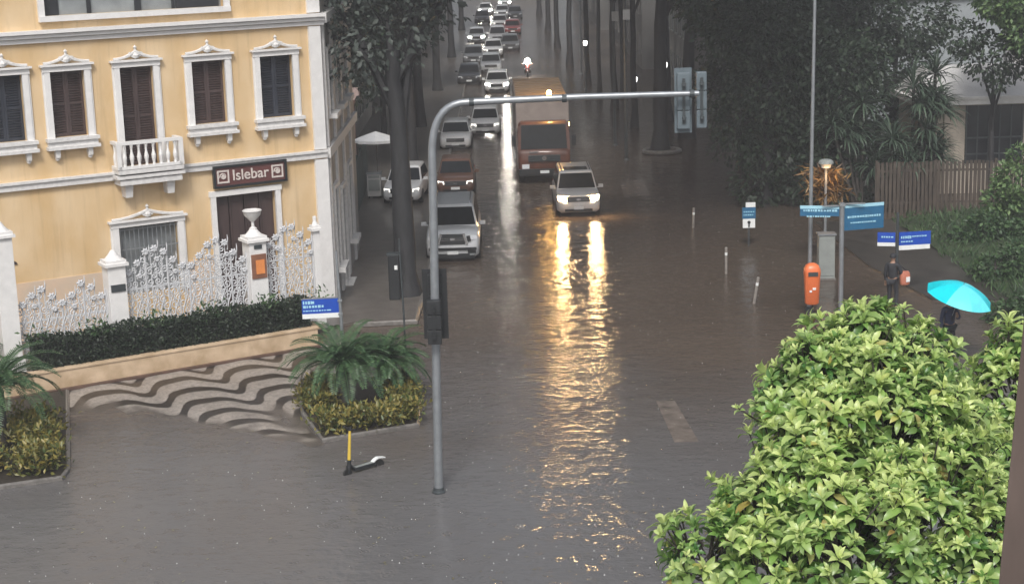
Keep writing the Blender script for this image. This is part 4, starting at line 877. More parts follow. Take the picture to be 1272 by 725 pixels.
# ------------------------------------------------------------------ vehicles (front towards -Y)
def car(label, name, paint, loc, rz=0., W=1.8, L=4.4, H=1.5, belt=.95, hood=.92, hl=1.1, rake=.75, rr=.5, head='headlight_off', rails=False, grille='black', cat='car', group=None, wide_grille=.55, gh=.10, hs=1., stripe=False, tail_over=0.):
    t = thing(name, label, cat, loc, rz, group); y0 = -L / 2; w_ = W / 2
    st = [(y0, .74, .36, .60), (y0 + .04, .86, .30, .72), (y0 + .14, .95, .25, hood - .12), (y0 + .35, .985, .24, hood - .05), (y0 + hl * .6, 1, .24, hood), (y0 + hl, 1, .24, belt + .01),
          (0, 1, .24, belt), (L / 2 - .6, 1, .24, belt), (L / 2 - .2, .97, .26, belt - .02), (L / 2 - .04, .9, .32, belt - .12), (L / 2, .8, .4, belt - .25)]
    rings = []
    for y, k, zb, zt in st:
        h = w_ * k; half = [(h * .82, zb), (h * .97, zb + .10), (h, zb + .5 * (zt - zb)), (h * .985, zt - .12), (h * .93, zt - .035), (h * .80, zt), (h * .42, zt + .03)]
        rings.append([(x, y, z) for x, z in half] + [(-x, y, z) for x, z in half[::-1]])
    mb = MB(); mb.loft(rings); mb.build('body', paint, t, smooth=True)
    # cabin
    yA, yB = y0 + hl + .02, L / 2 - .06 + tail_over; bw, rw = w_ * .93, w_ * .75; zb, zt = belt - .03, H
    def quadring(f, ins=0.):
        ya = yA + (rake) * f + ins; yb = yB - rr * f - ins; ww = bw + (rw - bw) * f - ins; z = zb + (zt - zb) * f
        c = .12; P = []
        for sx, sy, y in ((1, -1, ya), (1, 1, yb), (-1, 1, yb), (-1, -1, ya)):
            a1 = (sx * ww, y - sy * c, z); a2 = (sx * (ww - c * .6), y, z); mid = (sx * (ww - c * .15), y - sy * c * .28, z)
            P += ([a2, mid, a1] if (sx, sy) in ((1, -1), (-1, 1)) else [a1, mid, a2])
        return P
    rg = [quadring(0), quadring(.5), quadring(.9)]; top_ = [(p[0], p[1], H - .012) for p in quadring(.96, .02)]; crown_ = [(p[0] * .72, (p[1] - (yA + yB + rake - rr) / 2) * .8 + (yA + yB + rake - rr) / 2, H + .02) for p in quadring(1, .06)]
    mb = MB(); mb.loft(rg + [top_, crown_]); mb.build('roof', paint, t, smooth=True)
    def glass(name, cn, m='car_glass', off=.012):
        mb = MB(); a_, b_, c_, d_ = [Vector(p) for p in cn]; nrm = (b_ - a_).cross(d_ - a_).normalized()
        mb.add([p + nrm * off for p in (a_, b_, c_, d_)] + [p - nrm * .01 for p in (a_, b_, c_, d_)], [(0, 1, 2, 3), (0, 4, 5, 1), (1, 5, 6, 2), (2, 6, 7, 3), (3, 7, 4, 0)]); return mb.build(name, m, t)
    def lr(f): return yA + rake * f, yB - rr * f, bw + (rw - bw) * f, zb + (zt - zb) * f
    ya0, yb0, w0, z0_ = lr(.10); ya1, yb1, w1, z1_ = lr(.86); k = .92
    glass('windshield', [(-w0 * k, ya0, z0_), (w0 * k, ya0, z0_), (w1 * k, ya1, z1_), (-w1 * k, ya1, z1_)])
    glass('rear_window', [(w0 * k, yb0, z0_), (-w0 * k, yb0, z0_), (-w1 * k, yb1, z1_), (w1 * k, yb1, z1_)])
    for s in (-1, 1):
        for f0, f1 in ((.08, .5), (.53, .93)):
            q = lambda ya, yb, f: ya + (yb - ya) * f
            P = [(s * w0, q(ya0, yb0, f0), z0_), (s * w0, q(ya0, yb0, f1), z0_), (s * w1, q(ya1, yb1, f1), z1_), (s * w1, q(ya1, yb1, f0), z1_)]
            glass('side_window', P if s > 0 else P[::-1])
        # headlights, lamps, mirrors, wheels
        hz = hood - .22; mb = MB()
        mb.loft([[(s * w_ * a_, yy, zz) for a_, yy, zz in ((.56, y0 + .05, hz - .07 * hs), (.90, y0 + .16, hz - .06 * hs), (.93, y0 + .2, hz + .09 * hs), (.60, y0 + .10, hz + .07 * hs))], [(s * w_ * a_, yy, zz) for a_, yy, zz in ((.57, y0 - .005, hz - .06 * hs), (.89, y0 + .095, hz - .05 * hs), (.91, y0 + .13, hz + .08 * hs), (.61, y0 + .045, hz + .06 * hs))]])
        mb.build('headlight', head, t)
        mb = MB(); mb.box((s * w_ * .84, L / 2 - .06, belt - .18), (.2, .1, .2)); mb.build('taillight', 'taillight', t)
        mb = MB(); mb.box((s * (w_ + .10), yA + .28, belt + .08), (.2, .12, .14)); mb.box((s * (w_ + .0), yA + .3, belt + .02), (.12, .05, .05)); mb.build('mirror', paint, t, bevel=.02)
        for yy in (y0 + .85, L / 2 - .85):
            mb = MB(); r_ = .34; mb.lathe([(r_ * .55, -.1), (r_ * .93, -.11), (r_, -.06), (r_, .06), (r_ * .93, .11), (r_ * .55, .1)], (s * (w_ - .095), yy, r_), 20, axis='x'); wh = mb.build('wheel', 'rubber', t, smooth=True)
            mb = MB(); mb.lathe([(0, s * .02), (r_ * .2, s * .02), (r_ * .5, s * .05), (r_ * .58, s * .1)], (s * (w_ - .09), yy, r_), 14, axis='x'); mb.build('rim', 'chrome', wh)
    gz = hood - .24; mb = MB(); mb.loft([[(-wide_grille * w_, y0 + .08, gz - gh), (wide_grille * w_, y0 + .08, gz - gh), (wide_grille * w_ * 1.02, y0 + .12, gz + gh * .9), (-wide_grille * w_ * 1.02, y0 + .12, gz + gh * .9)], [(-wide_grille * w_, y0 - .02, gz - gh), (wide_grille * w_, y0 - .02, gz - gh), (wide_grille * w_ * 1.02, y0 + .02, gz + gh * .9), (-wide_grille * w_ * 1.02, y0 + .02, gz + gh * .9)]])
    gr = mb.build('grille', grille, t); mb = MB()
    for z in (gz - .04, gz + .03): mb.box((0, y0 - .012, z), (wide_grille * W * .96, .02, .012))
    mb.box((0, y0 - .02, gz), (.16, .03, .09)); mb.build('emblem', 'chrome', gr)
    mb = MB(); mb.box((0, y0 - .0, .37), (W * .62, .08, .10)); mb.build('bumper_intake', 'black', t); mb = MB(); mb.box((0, y0 - .045, .46), (.4, .02, .12)); mb.build('number_plate', 'sign_white', t)
    if rails:
        for s in (-1, 1): mb = MB(); x = s * rw * .86; mb.tube([(x, yA + rake + .15, H), (x, yA + rake + .25, H + .07), (x, yB - rr - .25, H + .07), (x, yB - rr - .12, H)], .022, 6); mb.build('roof_rail', 'chrome', t)
    return t, dict(w=w_, y0=y0)
ZW = -.12
p = at(717, 268, 0); t, _ = car('white station wagon with both headlights lit, driving through the flood toward us', 'driving_car', 'car_pearl', (p.x + .03, p.y + 2.25, ZW), rad(1), 1.86, 4.6, 1.78, 1.08, 1.06, 1.05, .62, .28, 'headlight_on', rails=True, wide_grille=.52, hs=1.35)
mb = MB(); mb.box((0, -.1, 1.815), (1.0, .75, .02)); mb.build('sunroof', 'car_glass', t, bevel=.008)
p = at(563, 325, 0); t, _ = car('big silver white four wheel drive parked behind the signal pole', 'parked_car', 'car_silver', (p.x, p.y + 2.5, ZW), rad(0), 2.0, 5.0, 1.98, 1.22, 1.2, 1.15, .55, .3, 'headlight_off', rails=True, wide_grille=.46, gh=.19)
M['car_silver'].node_tree.nodes['Color Ramp'].color_ramp.elements[0].color = (.50, .52, .54, 1)
for s in (-1, 1): mb = MB(); mb.box((s * .47, -2.535, .96), (.075, .06, .42), ry=s * -.3); mb.build('grille_trim', 'chrome', t)
for s in (-1, 1): mb = MB(); mb.box((s * .60, -2.47, .97), (.13, .1, .20), ry=s * -.2); mb.build('lamp_housing', 'black', t)
mb = MB(); mb.box((0, -2.52, .60), (1.75, .1, .09)); mb.build('bumper_intake', 'black', t)
mb = MB(); mb.box((0, -2.50, .30), (1.6, .12, .1)); mb.build('skid_plate', 'black', t)
for s in (-1, 1): mb = MB(); mb.box((s * .70, -2.475, .48), (.3, .08, .12)); mb.build('fog_lamp', 'black', t)

def queue(i, px, label, paint, rz=0., head='headlight_off', W=1.74, L=4.2, H=1.5, name='queued_car', **k):
    p = at(*px, 0); return car(label, name, paint, (p.x, p.y + L / 2, ZW), rz, W, L, H, head=head, group='cars queueing in the left lane', **k)[0]
queue(0, (603, 169), 'white hatchback with a wide windscreen, first car of the left lane queue', 'car_white', 0, 'headlight_dim', 1.74, 4.0, 1.56, belt=1.0, hood=.96, hl=.95)
queue(1, (618, 116), 'white sedan with bright headlights, second car of the left lane queue', 'car_white', rad(-1), 'headlight_far', hs=1.4)
queue(2, (610, 91), 'silver sedan, third in the left lane queue just behind the bright headlights', 'car_silver', 0, 'headlight_off')
queue(3, (613, 71), 'white taxi like sedan halfway along the left lane queue', 'car_white', 0, 'headlight_dim')
queue(4, (618, 54), 'white tall hatchback far along the queue, beside the grey car', 'car_white', 0, 'headlight_off', H=1.65)
queue(5, (621, 36), 'white sedan with dim lights, far along the queue behind the tall hatchback', 'car_white', 0, 'headlight_dim')
queue(6, (624, 22), 'silver car near the far end of the queue', 'car_silver', 0, 'headlight_dim')
queue(7, (627, 9), 'white car with lights on at the very end of the visible queue', 'car_white', 0, 'headlight_far')
def kerbcar(px, label, paint, head='headlight_off', **k):
    p = at(*px, 0); L = k.pop('L', 4.2); return car(label, 'parked_car', paint, (p.x, p.y + L / 2, ZW), k.pop('rz', 0), k.pop('W', 1.74), L, k.pop('H', 1.5), head=head, group='cars parked along the left kerb', **k)[0]
kerbcar((566, 243), 'orange brown hatchback parked right behind the big silver four wheel drive', 'car_orange', 'headlight_dim', H=1.52)
kerbcar((566, 187), 'white sedan parked behind the orange brown hatchback', 'car_white')
kerbcar((583, 106), 'dark saloon parked at the left kerb beside the second queued car', 'car_dark')
kerbcar((588, 80), 'dark grey hatchback parked at the left kerb under the trees', 'car_grey')
kerbcar((592, 54), 'silver parked car with one bright lamp far up the left kerb', 'car_silver', 'headlight_far')
kerbcar((599, 30), 'black car parked far up the left kerb behind the silver one', 'car_dark')
kerbcar((603, 19), 'white parked car farthest up the left kerb', 'car_white', 'headlight_far')
p = at(503, 257, 0); car('white car pulled up on the pavement, half hidden by the big trunk', 'parked_car', 'car_white', (p.x, p.y + 2, .02), rad(-4), 1.7, 4.0, 1.52, head='headlight_dim')
for px, lb, pt in (((634, 64), 'grey car in the middle lane ahead of the far white light', 'car_grey'), ((637, 43), 'dark red car far back in the middle lane', 'car_red'), ((640, 24), 'black car in the middle lane, far end of the street', 'car_dark')):
    p = at(*px, 0); car(lb, 'distant_car', pt, (p.x, p.y + 2, ZW), 0, 1.74, 4.2, 1.5, group='cars in the middle lane far up the street')

# red cab box truck
p = at(677, 228, 0)
tk = thing('box_truck', 'tall box truck with a red cab and amber beacon behind the white wagon', 'truck', (p.x, p.y, ZW), rad(.6))
mb = MB()
def rr_(w_, y, z0, z1, c=.12): return [(w_ - c, y, z0), (w_, y, z0 + c), (w_, y, z1 - c), (w_ - c, y, z1), (-w_ + c, y, z1), (-w_, y, z1 - c), (-w_, y, z0 + c), (-w_ + c, y, z0)]
mb.loft([rr_(1.12, 0, .62, 1.55), rr_(1.2, .06, .55, 1.66), rr_(1.22, .14, .5, 1.72), rr_(1.2, .34, .5, 2.86), rr_(1.17, .48, .5, 2.96), rr_(1.17, 1.15, .5, 2.96)]); mb.build('cab', 'truck_red', tk, smooth=True)
mb = MB(); mb.add([(-1.08, .115, 1.74), (1.08, .115, 1.74), (1.04, .335, 2.84), (-1.04, .335, 2.84), (-1.08, .2, 1.74), (1.08, .2, 1.74), (1.04, .4, 2.84), (-1.04, .4, 2.84)], [(0, 1, 2, 3), (0, 4, 5, 1), (1, 5, 6, 2), (2, 6, 7, 3), (3, 7, 4, 0)]); mb.build('windshield', 'car_glass', tk)
for s in (-1, 1):
    mb = MB(); mb.box((s * 1.2, .75, 2.2), (.05, .6, .8)); mb.build('side_window', 'car_glass', tk)
    mb = MB(); mb.tube([(s * 1.15, .3, 2.6), (s * 1.38, .15, 2.5), (s * 1.38, .15, 1.7), (s * 1.2, .2, 1.6)], .02, 5); mb.box((s * 1.4, .17, 2.12), (.2, .1, .5)); mb.build('mirror', 'black', tk)
    mb = MB(); mb.box((s * .88, -.02, .95), (.34, .08, .2)); mb.build('headlight', 'headlight_off', tk)
    for y in (1.0, 7.4, 8.7):
        mb = MB(); mb.lathe([(.3, -.14), (.48, -.15), (.52, -.08), (.52, .08), (.48, .15), (.3, .14)], (s * 1.05, y, .52), 20, axis='x'); wh = mb.build('wheel', 'rubber', tk, smooth=True); mb = MB(); mb.lathe([(0, s * .05), (.16, s * .08), (.3, s * .13)], (s * 1.05, y, .52), 12, axis='x'); mb.build('rim', 'steel_dark', wh)
mb = MB(); mb.box((0, -.03, 1.32), (1.5, .08, .3))
for z in (1.22, 1.32, 1.42): mb.box((0, -.08, z), (1.4, .03, .04))
g_ = mb.build('grille', 'steel_dark', tk); mb = MB(); mb.lathe([(.11, -.09), (.11, -.11), (0, -.11)], (0, 0, 1.33), 12, axis='y'); mb.build('emblem', 'chrome', g_); mb = MB(); mb.box((-.5, -.02, 1.62), (.4, .06, .05)); mb.build('badge', 'chrome', g_)
mb = MB(); mb.box((0, -.06, .68), (2.4, .18, .3)); mb.build('bumper', 'black', tk, bevel=.02); mb = MB(); mb.box((0, -.165, .7), (.42, .02, .13)); mb.build('number_plate', 'sign_white', tk)
mb = MB(); mb.box((0, 6.4, 2.25), (2.5, 10.2, 3.2)); bx_ = mb.build('cargo_box', 'truck_box', tk, bevel=.03)
mb = MB(); mb.box((0, 6.4, 3.9), (2.46, 10.1, .06))
for k in range(12): mb.box((0, 1.7 + k * .85, 3.95), (2.4, .10, .08))
mb.build('roof', 'truck_roof', bx_); mb = MB(); mb.box((0, 6.6, .55), (1.9, 9.8, .75)); mb.build('chassis', 'black', tk)
mb = MB(); mb.lathe([(.13, 0), (.13, .05)], (.35, 1.75, 4.0), 12); bk = mb.build('beacon', 'black', tk); mb = MB(); mb.lathe([(.11, 0), (.12, .06), (.11, .18), (.06, .24), (0, .25)], (.35, 1.75, 4.05), 12); mb.build('beacon_lamp', 'amber_on', bk)
mb = MB(); mb.box((1.30, 2.7, 2.55), (.06, .14, .16)); mb.build('marker_lamp', 'amber_on', tk)
pl = bpy.data.lights.new('beacon_light', 'POINT'); pl.energy = 150; pl.color = (1, .5, .12); pl.shadow_soft_size = .12; po = bpy.data.objects.new('beacon_light', pl); COL.objects.link(po); po.location = (p.x + .35, p.y + 1.75, ZW + 4.55)

# motorcycle with its lamp lit far behind the truck
p = aty(655, 73, 131); p.z = 0; mc = thing('motorcycle', 'motorcycle with one bright white headlight far behind the truck', 'motorcycle', (p.x, 131, -.1))
for y in (0, 1.35): mb = MB(); mb.lathe([(.22, -.05), (.3, -.06), (.32, 0), (.3, .06), (.22, .05)], (0, y, .32), 18, axis='x'); mb.build('wheel', 'rubber', mc)
mb = MB(); mb.tube([(0, 0, .32), (0, .25, .95)], .05, 6); mb.tube([(-.36, .3, 1.05), (-.1, .22, 1.02), (.1, .22, 1.02), (.36, .3, 1.05)], .02, 6); mb.build('fork', 'steel_dark', mc)
mb = MB(); mb.loft([[(x, y, z) for x, z in ((-w_, zb), (w_, zb), (w_, zt), (-w_, zt))] for y, w_, zb, zt in ((.3, .12, .5, .95), (.55, .17, .35, 1.0), (.8, .15, .35, .86), (1.3, .13, .55, .82), (1.6, .08, .68, .84))]); mb.build('body', 'car_red', mc, bevel=.02)
mb = MB(); mb.lathe([(.14, .08), (.21, .03), (.21, 0), (0, -.04)], (0, .06, 1.28), 14, axis='y'); mb.build('headlight', 'headlight_far', mc)
person('rider in dark rain clothes on the far motorcycle', (p.x, 131.75, -.22), 0, dict(hipL=(-.12, -.02, .9), kneeL=(-.2, -.38, .78), ankL=(-.18, -.22, .38), toeL=(-.18, -.36, .34), hipR=(.12, -.02, .9), kneeR=(.2, -.38, .78), ankR=(.18, -.22, .38), toeR=(.18, -.36, .34), elL=(-.28, -.2, 1.2), wrL=(-.32, -.42, 1.2), palmL=(-.33, -.48, 1.19), elR=(.28, -.2, 1.2), wrR=(.32, -.42, 1.2), palmR=(.33, -.48, 1.19)), hood=True)
# ------------------------------------------------------------------ background buildings
def block(label, x0, x1, y0, y1, h, m, face, seed, name='street_building', dx=2.6, pale=None):
    """plain street building; windows on the west/east street face and on the camera face"""
    r = random.Random(seed); t = thing(name, label, 'building', ((x0 + x1) / 2, (y0 + y1) / 2, 0)); W_, D_ = x1 - x0, y1 - y0
    mb = MB(); mb.box((0, 0, h / 2), (W_, D_, h)); mb.build('wall', m, t); mb = MB(); mb.box((0, 0, h + .1), (W_ + .5, D_ + .5, .3)); mb.build('roof', 'roof_grey', t)
    for z in np.arange(1.2, h - 1.8, 3.1):
        for k in range(int(D_ / dx)):
            y = -D_ / 2 + (k + .5) * D_ / int(D_ / dx); x = face * W_ / 2
            mb = MB(); mb.box((x, y, z + .8), (.06, 1.2, 1.6)); f = mb.build('window', 'dark_glass', t); mb = MB()
            for q in (-.65, .65): mb.box((x + face * .02, y + q, z + .8), (.1, .1, 1.7))
            mb.box((x + face * .04, y, z - .06), (.16, 1.5, .1)); mb.build('frame', pale or 'old_white', f)
        for k in range(int(W_ / dx)):
            x = -W_ / 2 + (k + .5) * W_ / int(W_ / dx); mb = MB(); mb.box((x, -D_ / 2, z + .8), (1.2, .06, 1.6)); f = mb.build('window', 'dark_glass', t); mb = MB(); mb.box((x, -D_ / 2 - .04, z - .06), (1.5, .16, .1))
            for q in (-.65, .65): mb.box((x + q, -D_ / 2 - .02, z + .8), (.1, .1, 1.7))
            mb.build('frame', pale or 'old_white', f)
    return t
block('grey rendered building on the left behind the parasol and columns', -17, -8.6, 84, 108, 11, 'grey_wall', 1, 1, pale='cabinet')
block('dull grey apartment building farther up the left side', -18, -8.0, 112, 160, 14, 'grey_wall', 1, 2, pale='cabinet')
block('farthest grey building on the left side of the street', -18, -7.4, 165, 240, 15, 'grey_wall', 1, 3, dx=5)
block('grey house behind the right hand trunks and lamp posts', 11.5, 22, 104, 128, 9, 'grey_wall', -1, 4, pale='cabinet')
block('taller grey building farther up the right side of the street', 10.8, 24, 134, 175, 14, 'grey_wall', -1, 5, dx=4, pale='grey_wall')
block('farthest right side building near the end of the street', 10.0, 24, 180, 250, 15, 'grey_wall', -1, 6, dx=6, pale='grey_wall')
block('added pale grey block standing in for a bright smear behind the dark trees', 18.3, 25.5, 87, 96, 7.6, 'roof_grey', -1, 7, dx=9)  # invented building in place of a raindrop smear on the lens
block('building closing the far end of the street', -7, 9, 290, 300, 14, 'grey_wall', 1, 8, dx=5)
# columned front on the left behind the parasol
t = thing('columned_porch', 'pinkish columned porch beside the grey building behind the white parasol', 'porch', (-7.9, 80, 0)); mb = MB(); mb.box((-.6, 1.3, 2.4), (1.6, 4, 4.8)); mb.build('wall', 'steel_dark', t)
for k in range(4): mb = MB(); x = -.9 + k * .52; mb.lathe([(.19, .05), (.19, .2), (.14, .25), (.125, 3.9), (.19, 4.0), (.19, 4.15)], (x, -.95, 0), 12); mb.build('column', 'pink_wall', t, smooth=True)
mb = MB(); mb.box((-.1, -.9, 4.4), (2.3, .7, .5)); mb.build('entablature', 'pink_wall', t)
# green slat fence by the side of the corner building
def slat_fence(label, a_, b_, h, m, step, wd, name='slat_fence', gap=None):
    a_, b_ = Vector(a_), Vector(b_); d = b_ - a_; t = thing(name, label, 'fence', (a_.x, a_.y, 0), math.atan2(d.y, d.x)); L = d.length; r = random.Random(int(L * 10)); mb = MB(); n = int(L / step)
    for k in range(n): mb.box(((k + .5) * L / n, r.uniform(-.01, .01), h / 2 + r.uniform(-.04, .04)), (wd * r.uniform(.85, 1.1), .03, h), ry=r.uniform(-.008, .008))
    mb.build('slats', m, t); mb = MB()
    for z in (h * .2, h * .82): mb.box((L / 2, .04, z), (L, .05, .09))
    mb.build('rail', m, t)
    for k in range(int(L / 2.4) + 1): mb = MB(); mb.box((min(L, k * 2.4), .07, h / 2), (.1, .1, h + .1)); mb.build('post', m, t)
    return t
slat_fence('dark green slatted fence along the left pavement under the white parasol', (-6.35, 64.2), (-6.7, 80), 2.2, 'fence_green', .17, .11)
slat_fence('tall brown wooden slat fence in front of the low white house', (15.0, 68.2), (26, 67.6), 2.1, 'wood', .16, .12)
# parasol, kiosk
c0 = aty(467, 172, 75.5); pr = thing('market_parasol', 'white market parasol open over the left pavement', 'parasol', (c0.x, 75.5, .07)); hz = c0.z - .1
mb = MB(); n = 8
vs = [(0, 0, hz + .35)]; 
for q, z in ((.35, .24), (.7, .12), (1., 0), (1.0, -.12)): vs += [(1.0 * q * math.cos(k * math.pi / 4), .95 * q * math.sin(k * math.pi / 4), hz + z) for k in range(n)]
mb.add(vs, [(0, 1 + k, 1 + (k + 1) % n) for k in range(n)] + [(1 + i * n + k, 1 + (i + 1) * n + k, 1 + (i + 1) * n + (k + 1) % n, 1 + i * n + (k + 1) % n) for i in range(3) for k in range(n)]); mb.build('canopy', 'sunshade', pr)
mb = MB(); mb.tube([(0, 0, 0), (0, 0, hz + .3)], .03, 8); mb.build('pole', 'wood', pr); mb = MB(); mb.lathe([(.28, 0), (.28, .1), (.06, .14)], n=12); mb.build('base', 'kerb_stone', pr)
p = at(466, 246, .07); kk = thing('vendor_cart', 'pale grey vendor cart cabinet on the left pavement under the parasol', 'cart', (p.x, p.y, .07)); mb = MB(); mb.box((0, 0, .62), (.62, .5, 1.0)); mb.build('body', 'pale_wall', kk, bevel=.02); mb = MB(); mb.box((0, 0, 1.16), (.7, .58, .07)); mb.build('top', 'steel', kk)
mb = MB(); mb.box((0, -.26, .62), (.5, .02, .5)); mb.box((0, -.265, 1.0), (.5, .02, .1)); mb.build('door', 'cabinet', kk)
for s in (-1, 1): mb = MB(); mb.lathe([(.1, -.03), (.12, 0), (.1, .03)], (s * .25, 0, .1), 12, axis='x'); mb.build('wheel', 'rubber', kk)
# low white house on the right
hs_ = thing('low_white_house', 'low white house with grey eaves and a dark barred window on the right', 'house', (20.6, 74.5, 0))
mb = MB(); mb.box((0, 0, 1.95), (5.6, 4.2, 3.9)); mb.build('wall', 'beige_wall', hs_)
mb = MB(); mb.box((-.05, -.1, 4.02), (6.2, 5.0, .26)); mb.box((-.05, -2.62, 4.18), (6.2, .1, .12)); mb.build('fascia', 'white_paint', hs_)
mb = MB(); mb.loft([[(-3.0, -2.5, 4.16), (3.0, -2.5, 4.16), (3.0, 2.4, 4.16), (-3.0, 2.4, 4.16)], [(-2.2, -.4, 5.35), (2.2, -.4, 5.35), (2.2, .4, 5.35), (-2.2, .4, 5.35)]]); mb.build('roof', 'pale_wall', hs_)
mb = MB(); mb.box((.35, -2.1, 2.55), (2.5, .05, 2.5)); wn = mb.build('window', 'dark_glass', hs_); mb = MB()
for k in range(6): mb.box((-.85 + k * .48, -2.14, 2.55), (.05, .04, 2.5))
for z in (1.7, 2.4): mb.box((.35, -2.14, z), (2.5, .05, .07))
mb.build('bars', 'steel_dark', wn); mb = MB(); mb.box((-1.55, -2.2, 2.0), (.62, .3, 3.9)); mb.build('pillar', 'beige_wall', hs_); mb = MB(); mb.box((2.3, -2.16, 2.0), (.9, .16, 3.6)); mb.build('panel', 'white_paint', hs_)
mb = MB(); mb.box((2.2, 1.2, 5.2), (.5, .5, 1.0)); mb.build('chimney', 'pale_wall', hs_)

# ------------------------------------------------------------------ street lamps
def street_lamp(px, Y, label, base_px=None, m='lamp_small'):
    p = aty(*px, Y); t = thing('globe_lamp', label, 'street lamp', (p.x, Y, 0), 0, 'lit lamp posts on the right pavement'); h = p.z
    mb = MB(); mb.lathe([(.13, -.1), (.13, .5), (.08, .6), (.055, .8), (.045, h - .4), (.07, h - .3), (.09, h - .2)], n=10); mb.build('post', 'steel_dark', t, smooth=True)
    mb = MB(); mb.lathe([(.09, -.2), (.12, -.1), (.14, 0), (.11, .1), (.05, .14), (0, .15)], (0, 0, h), 14); mb.build('globe', m, t, smooth=True); mb = MB(); mb.lathe([(.2, .13), (.12, .22), (0, .28)], (0, 0, h), 12); mb.build('cap', 'black', t)
street_lamp((727, 53), 115, 'small lit globe lamp farthest left, just right of the truck roof', m='lamp_white')
street_lamp((789, 98), 100, 'dim lit globe lamp low behind the two thin dark poles')
street_lamp((826, 80), 90, 'lit globe lamp directly in front of the thick forked trunks')
street_lamp((833, 10), 120, 'unobtrusive lamp post behind the thick forked trunks, at the top of the picture')
def thin_pole(px, top, label, r=.07, m='steel_dark'):
    p = at(*px); t = thing('thin_pole', label, 'pole', (p.x, p.y, -.1), 0, 'thin dark poles on the right kerb'); mb = MB(); mb.tube([(0, 0, 0), (0, 0, top)], [r, r * .8], 8); mb.build('shaft', m, t); mb = MB(); mb.lathe([(.16, 0), (.16, .12), (.1, .2)], n=10); mb.build('base', m, t); mb = MB(); mb.box((.1, -.05, top - 2.2), (.35, .05, .5)); mb.build('small_plate', 'steel', t)
thin_pole((764, 181), 9.2, 'thin dark pole on the right kerb, the left one of the close pair', .085)
thin_pole((778, 199), 9.6, 'thin dark pole on the right kerb, the right and taller one of the pair', .09)
thin_pole((722, 92), 8.5, 'slender grey pole at the right kerb far behind the truck roof', .10, 'steel')

# amber leaved plant and its lamp
p = at(1033, 336); al = thing('garden_lamp', 'short lamp post with a white cap above the amber leaved shrub', 'lamp', (p.x, 58.3, 0)); tz = aty(1026, 203, 58.3)
mb = MB(); mb.tube([(tz.x - p.x, 0, 0), (tz.x - p.x, 0, tz.z - .1)], .05, 8); mb.build('post', 'steel', al); mb = MB(); mb.lathe([(.27, 0), (.25, .08), (.16, .14), (0, .16)], (tz.x - p.x, 0, tz.z), 14); mb.build('cap', 'cabinet', al); mb = MB(); mb.lathe([(.16, -.14), (.2, 0)], (tz.x - p.x, 0, tz.z - .01), 12); mb.build('lens', 'amber_on_soft', al) if 'amber_on_soft' in M else mb.build('lens', 'sign_white', al)
ab = thing('amber_shrub', 'amber orange leaved shrub glowing under the white capped garden lamp', 'shrub', (tz.x + .12, 58.9, 0)); R = np.random.default_rng(31)
n = 700; P = np.stack([R.normal(size=n) * .28, R.normal(size=n) * .22, 2.35 + 1.05 * R.random(n)], 1); leaf_obj('foliage', P, rand_unit(n, R) + np.array([0, 0, -.5]), rand_unit(n, R), .28 + .25 * R.random(n), np.full(n, .07), 'leaf_amber', ab)
mb = MB()
for k in range(7): a_ = k * .9; mb.tube([(0, 0, 0), (.08 * math.cos(a_), .08 * math.sin(a_), 1.6), (.35 * math.cos(a_), .3 * math.sin(a_), 2.9)], [.05, .035, .012], 5)
mb.build('stem', 'bark', ab)
pl = bpy.data.lights.new('garden_lamp_light', 'POINT'); pl.energy = 14; pl.color = (1, .55, .2); pl.shadow_soft_size = .15; po = bpy.data.objects.new('garden_lamp_light', pl); COL.objects.link(po); po.location = (tz.x + .05, 58.0, tz.z - .45)

# ------------------------------------------------------------------ trees
def trunk(mb, x, y, h, r0, r1, lean, R, limbs, z0=-.2, flare=1.5):
    pts = []; rs = []
    for k in range(9):
        q = k / 8; pts.append((x + lean[0] * q ** 1.3 + R.uniform(-.05, .05) * (k > 0), y + lean[1] * q + R.uniform(-.05, .05) * (k > 0), z0 + (h - z0) * q)); rs.append((r0 + (r1 - r0) * q) * (flare if k == 0 else 1))
    mb.tube(pts, rs, 10); e = Vector(pts[-1])
    for i, l in enumerate(limbs):
        l = Vector(l); s = Vector(pts[-2 - i % 3]); md = s.lerp(l, .5) + Vector((0, 0, .4)); mb.tube([s, md, l], [r1 * .75, r1 * .5, r1 * .16], 6)
        for j in range(3): d = Vector((R.gauss(0, 1), R.gauss(0, 1), R.gauss(.3, .6))); mb.tube([md.lerp(l, .3 + .3 * j), md.lerp(l, .5 + .25 * j) + d * .7], [r1 * .22, r1 * .06], 4)
def tree(name, label, base, h, r0, lobes, n, size, leaf, seed, lean=(0, 0), bark='bark', cat='tree', group=None, upper=None, **k):
    R = random.Random(seed); t = thing(name, label, cat, (base[0], base[1], 0), 0, group); mb = MB()
    trunk(mb, 0, 0, h, r0, r0 * .6, lean, R, [(l[0], l[1], l[2]) for l in lobes[:7]]); mb.build('trunk', bark, t, smooth=True)
    crown('crown', lobes, n, size, leaf, t, seed, **k)
    if upper: crown('added_shade_crown', upper, 5200, .6, leaf, t, seed + 500, hollow=.2)  # unseen leaf canopy added overhead to deepen the shade below
    return t
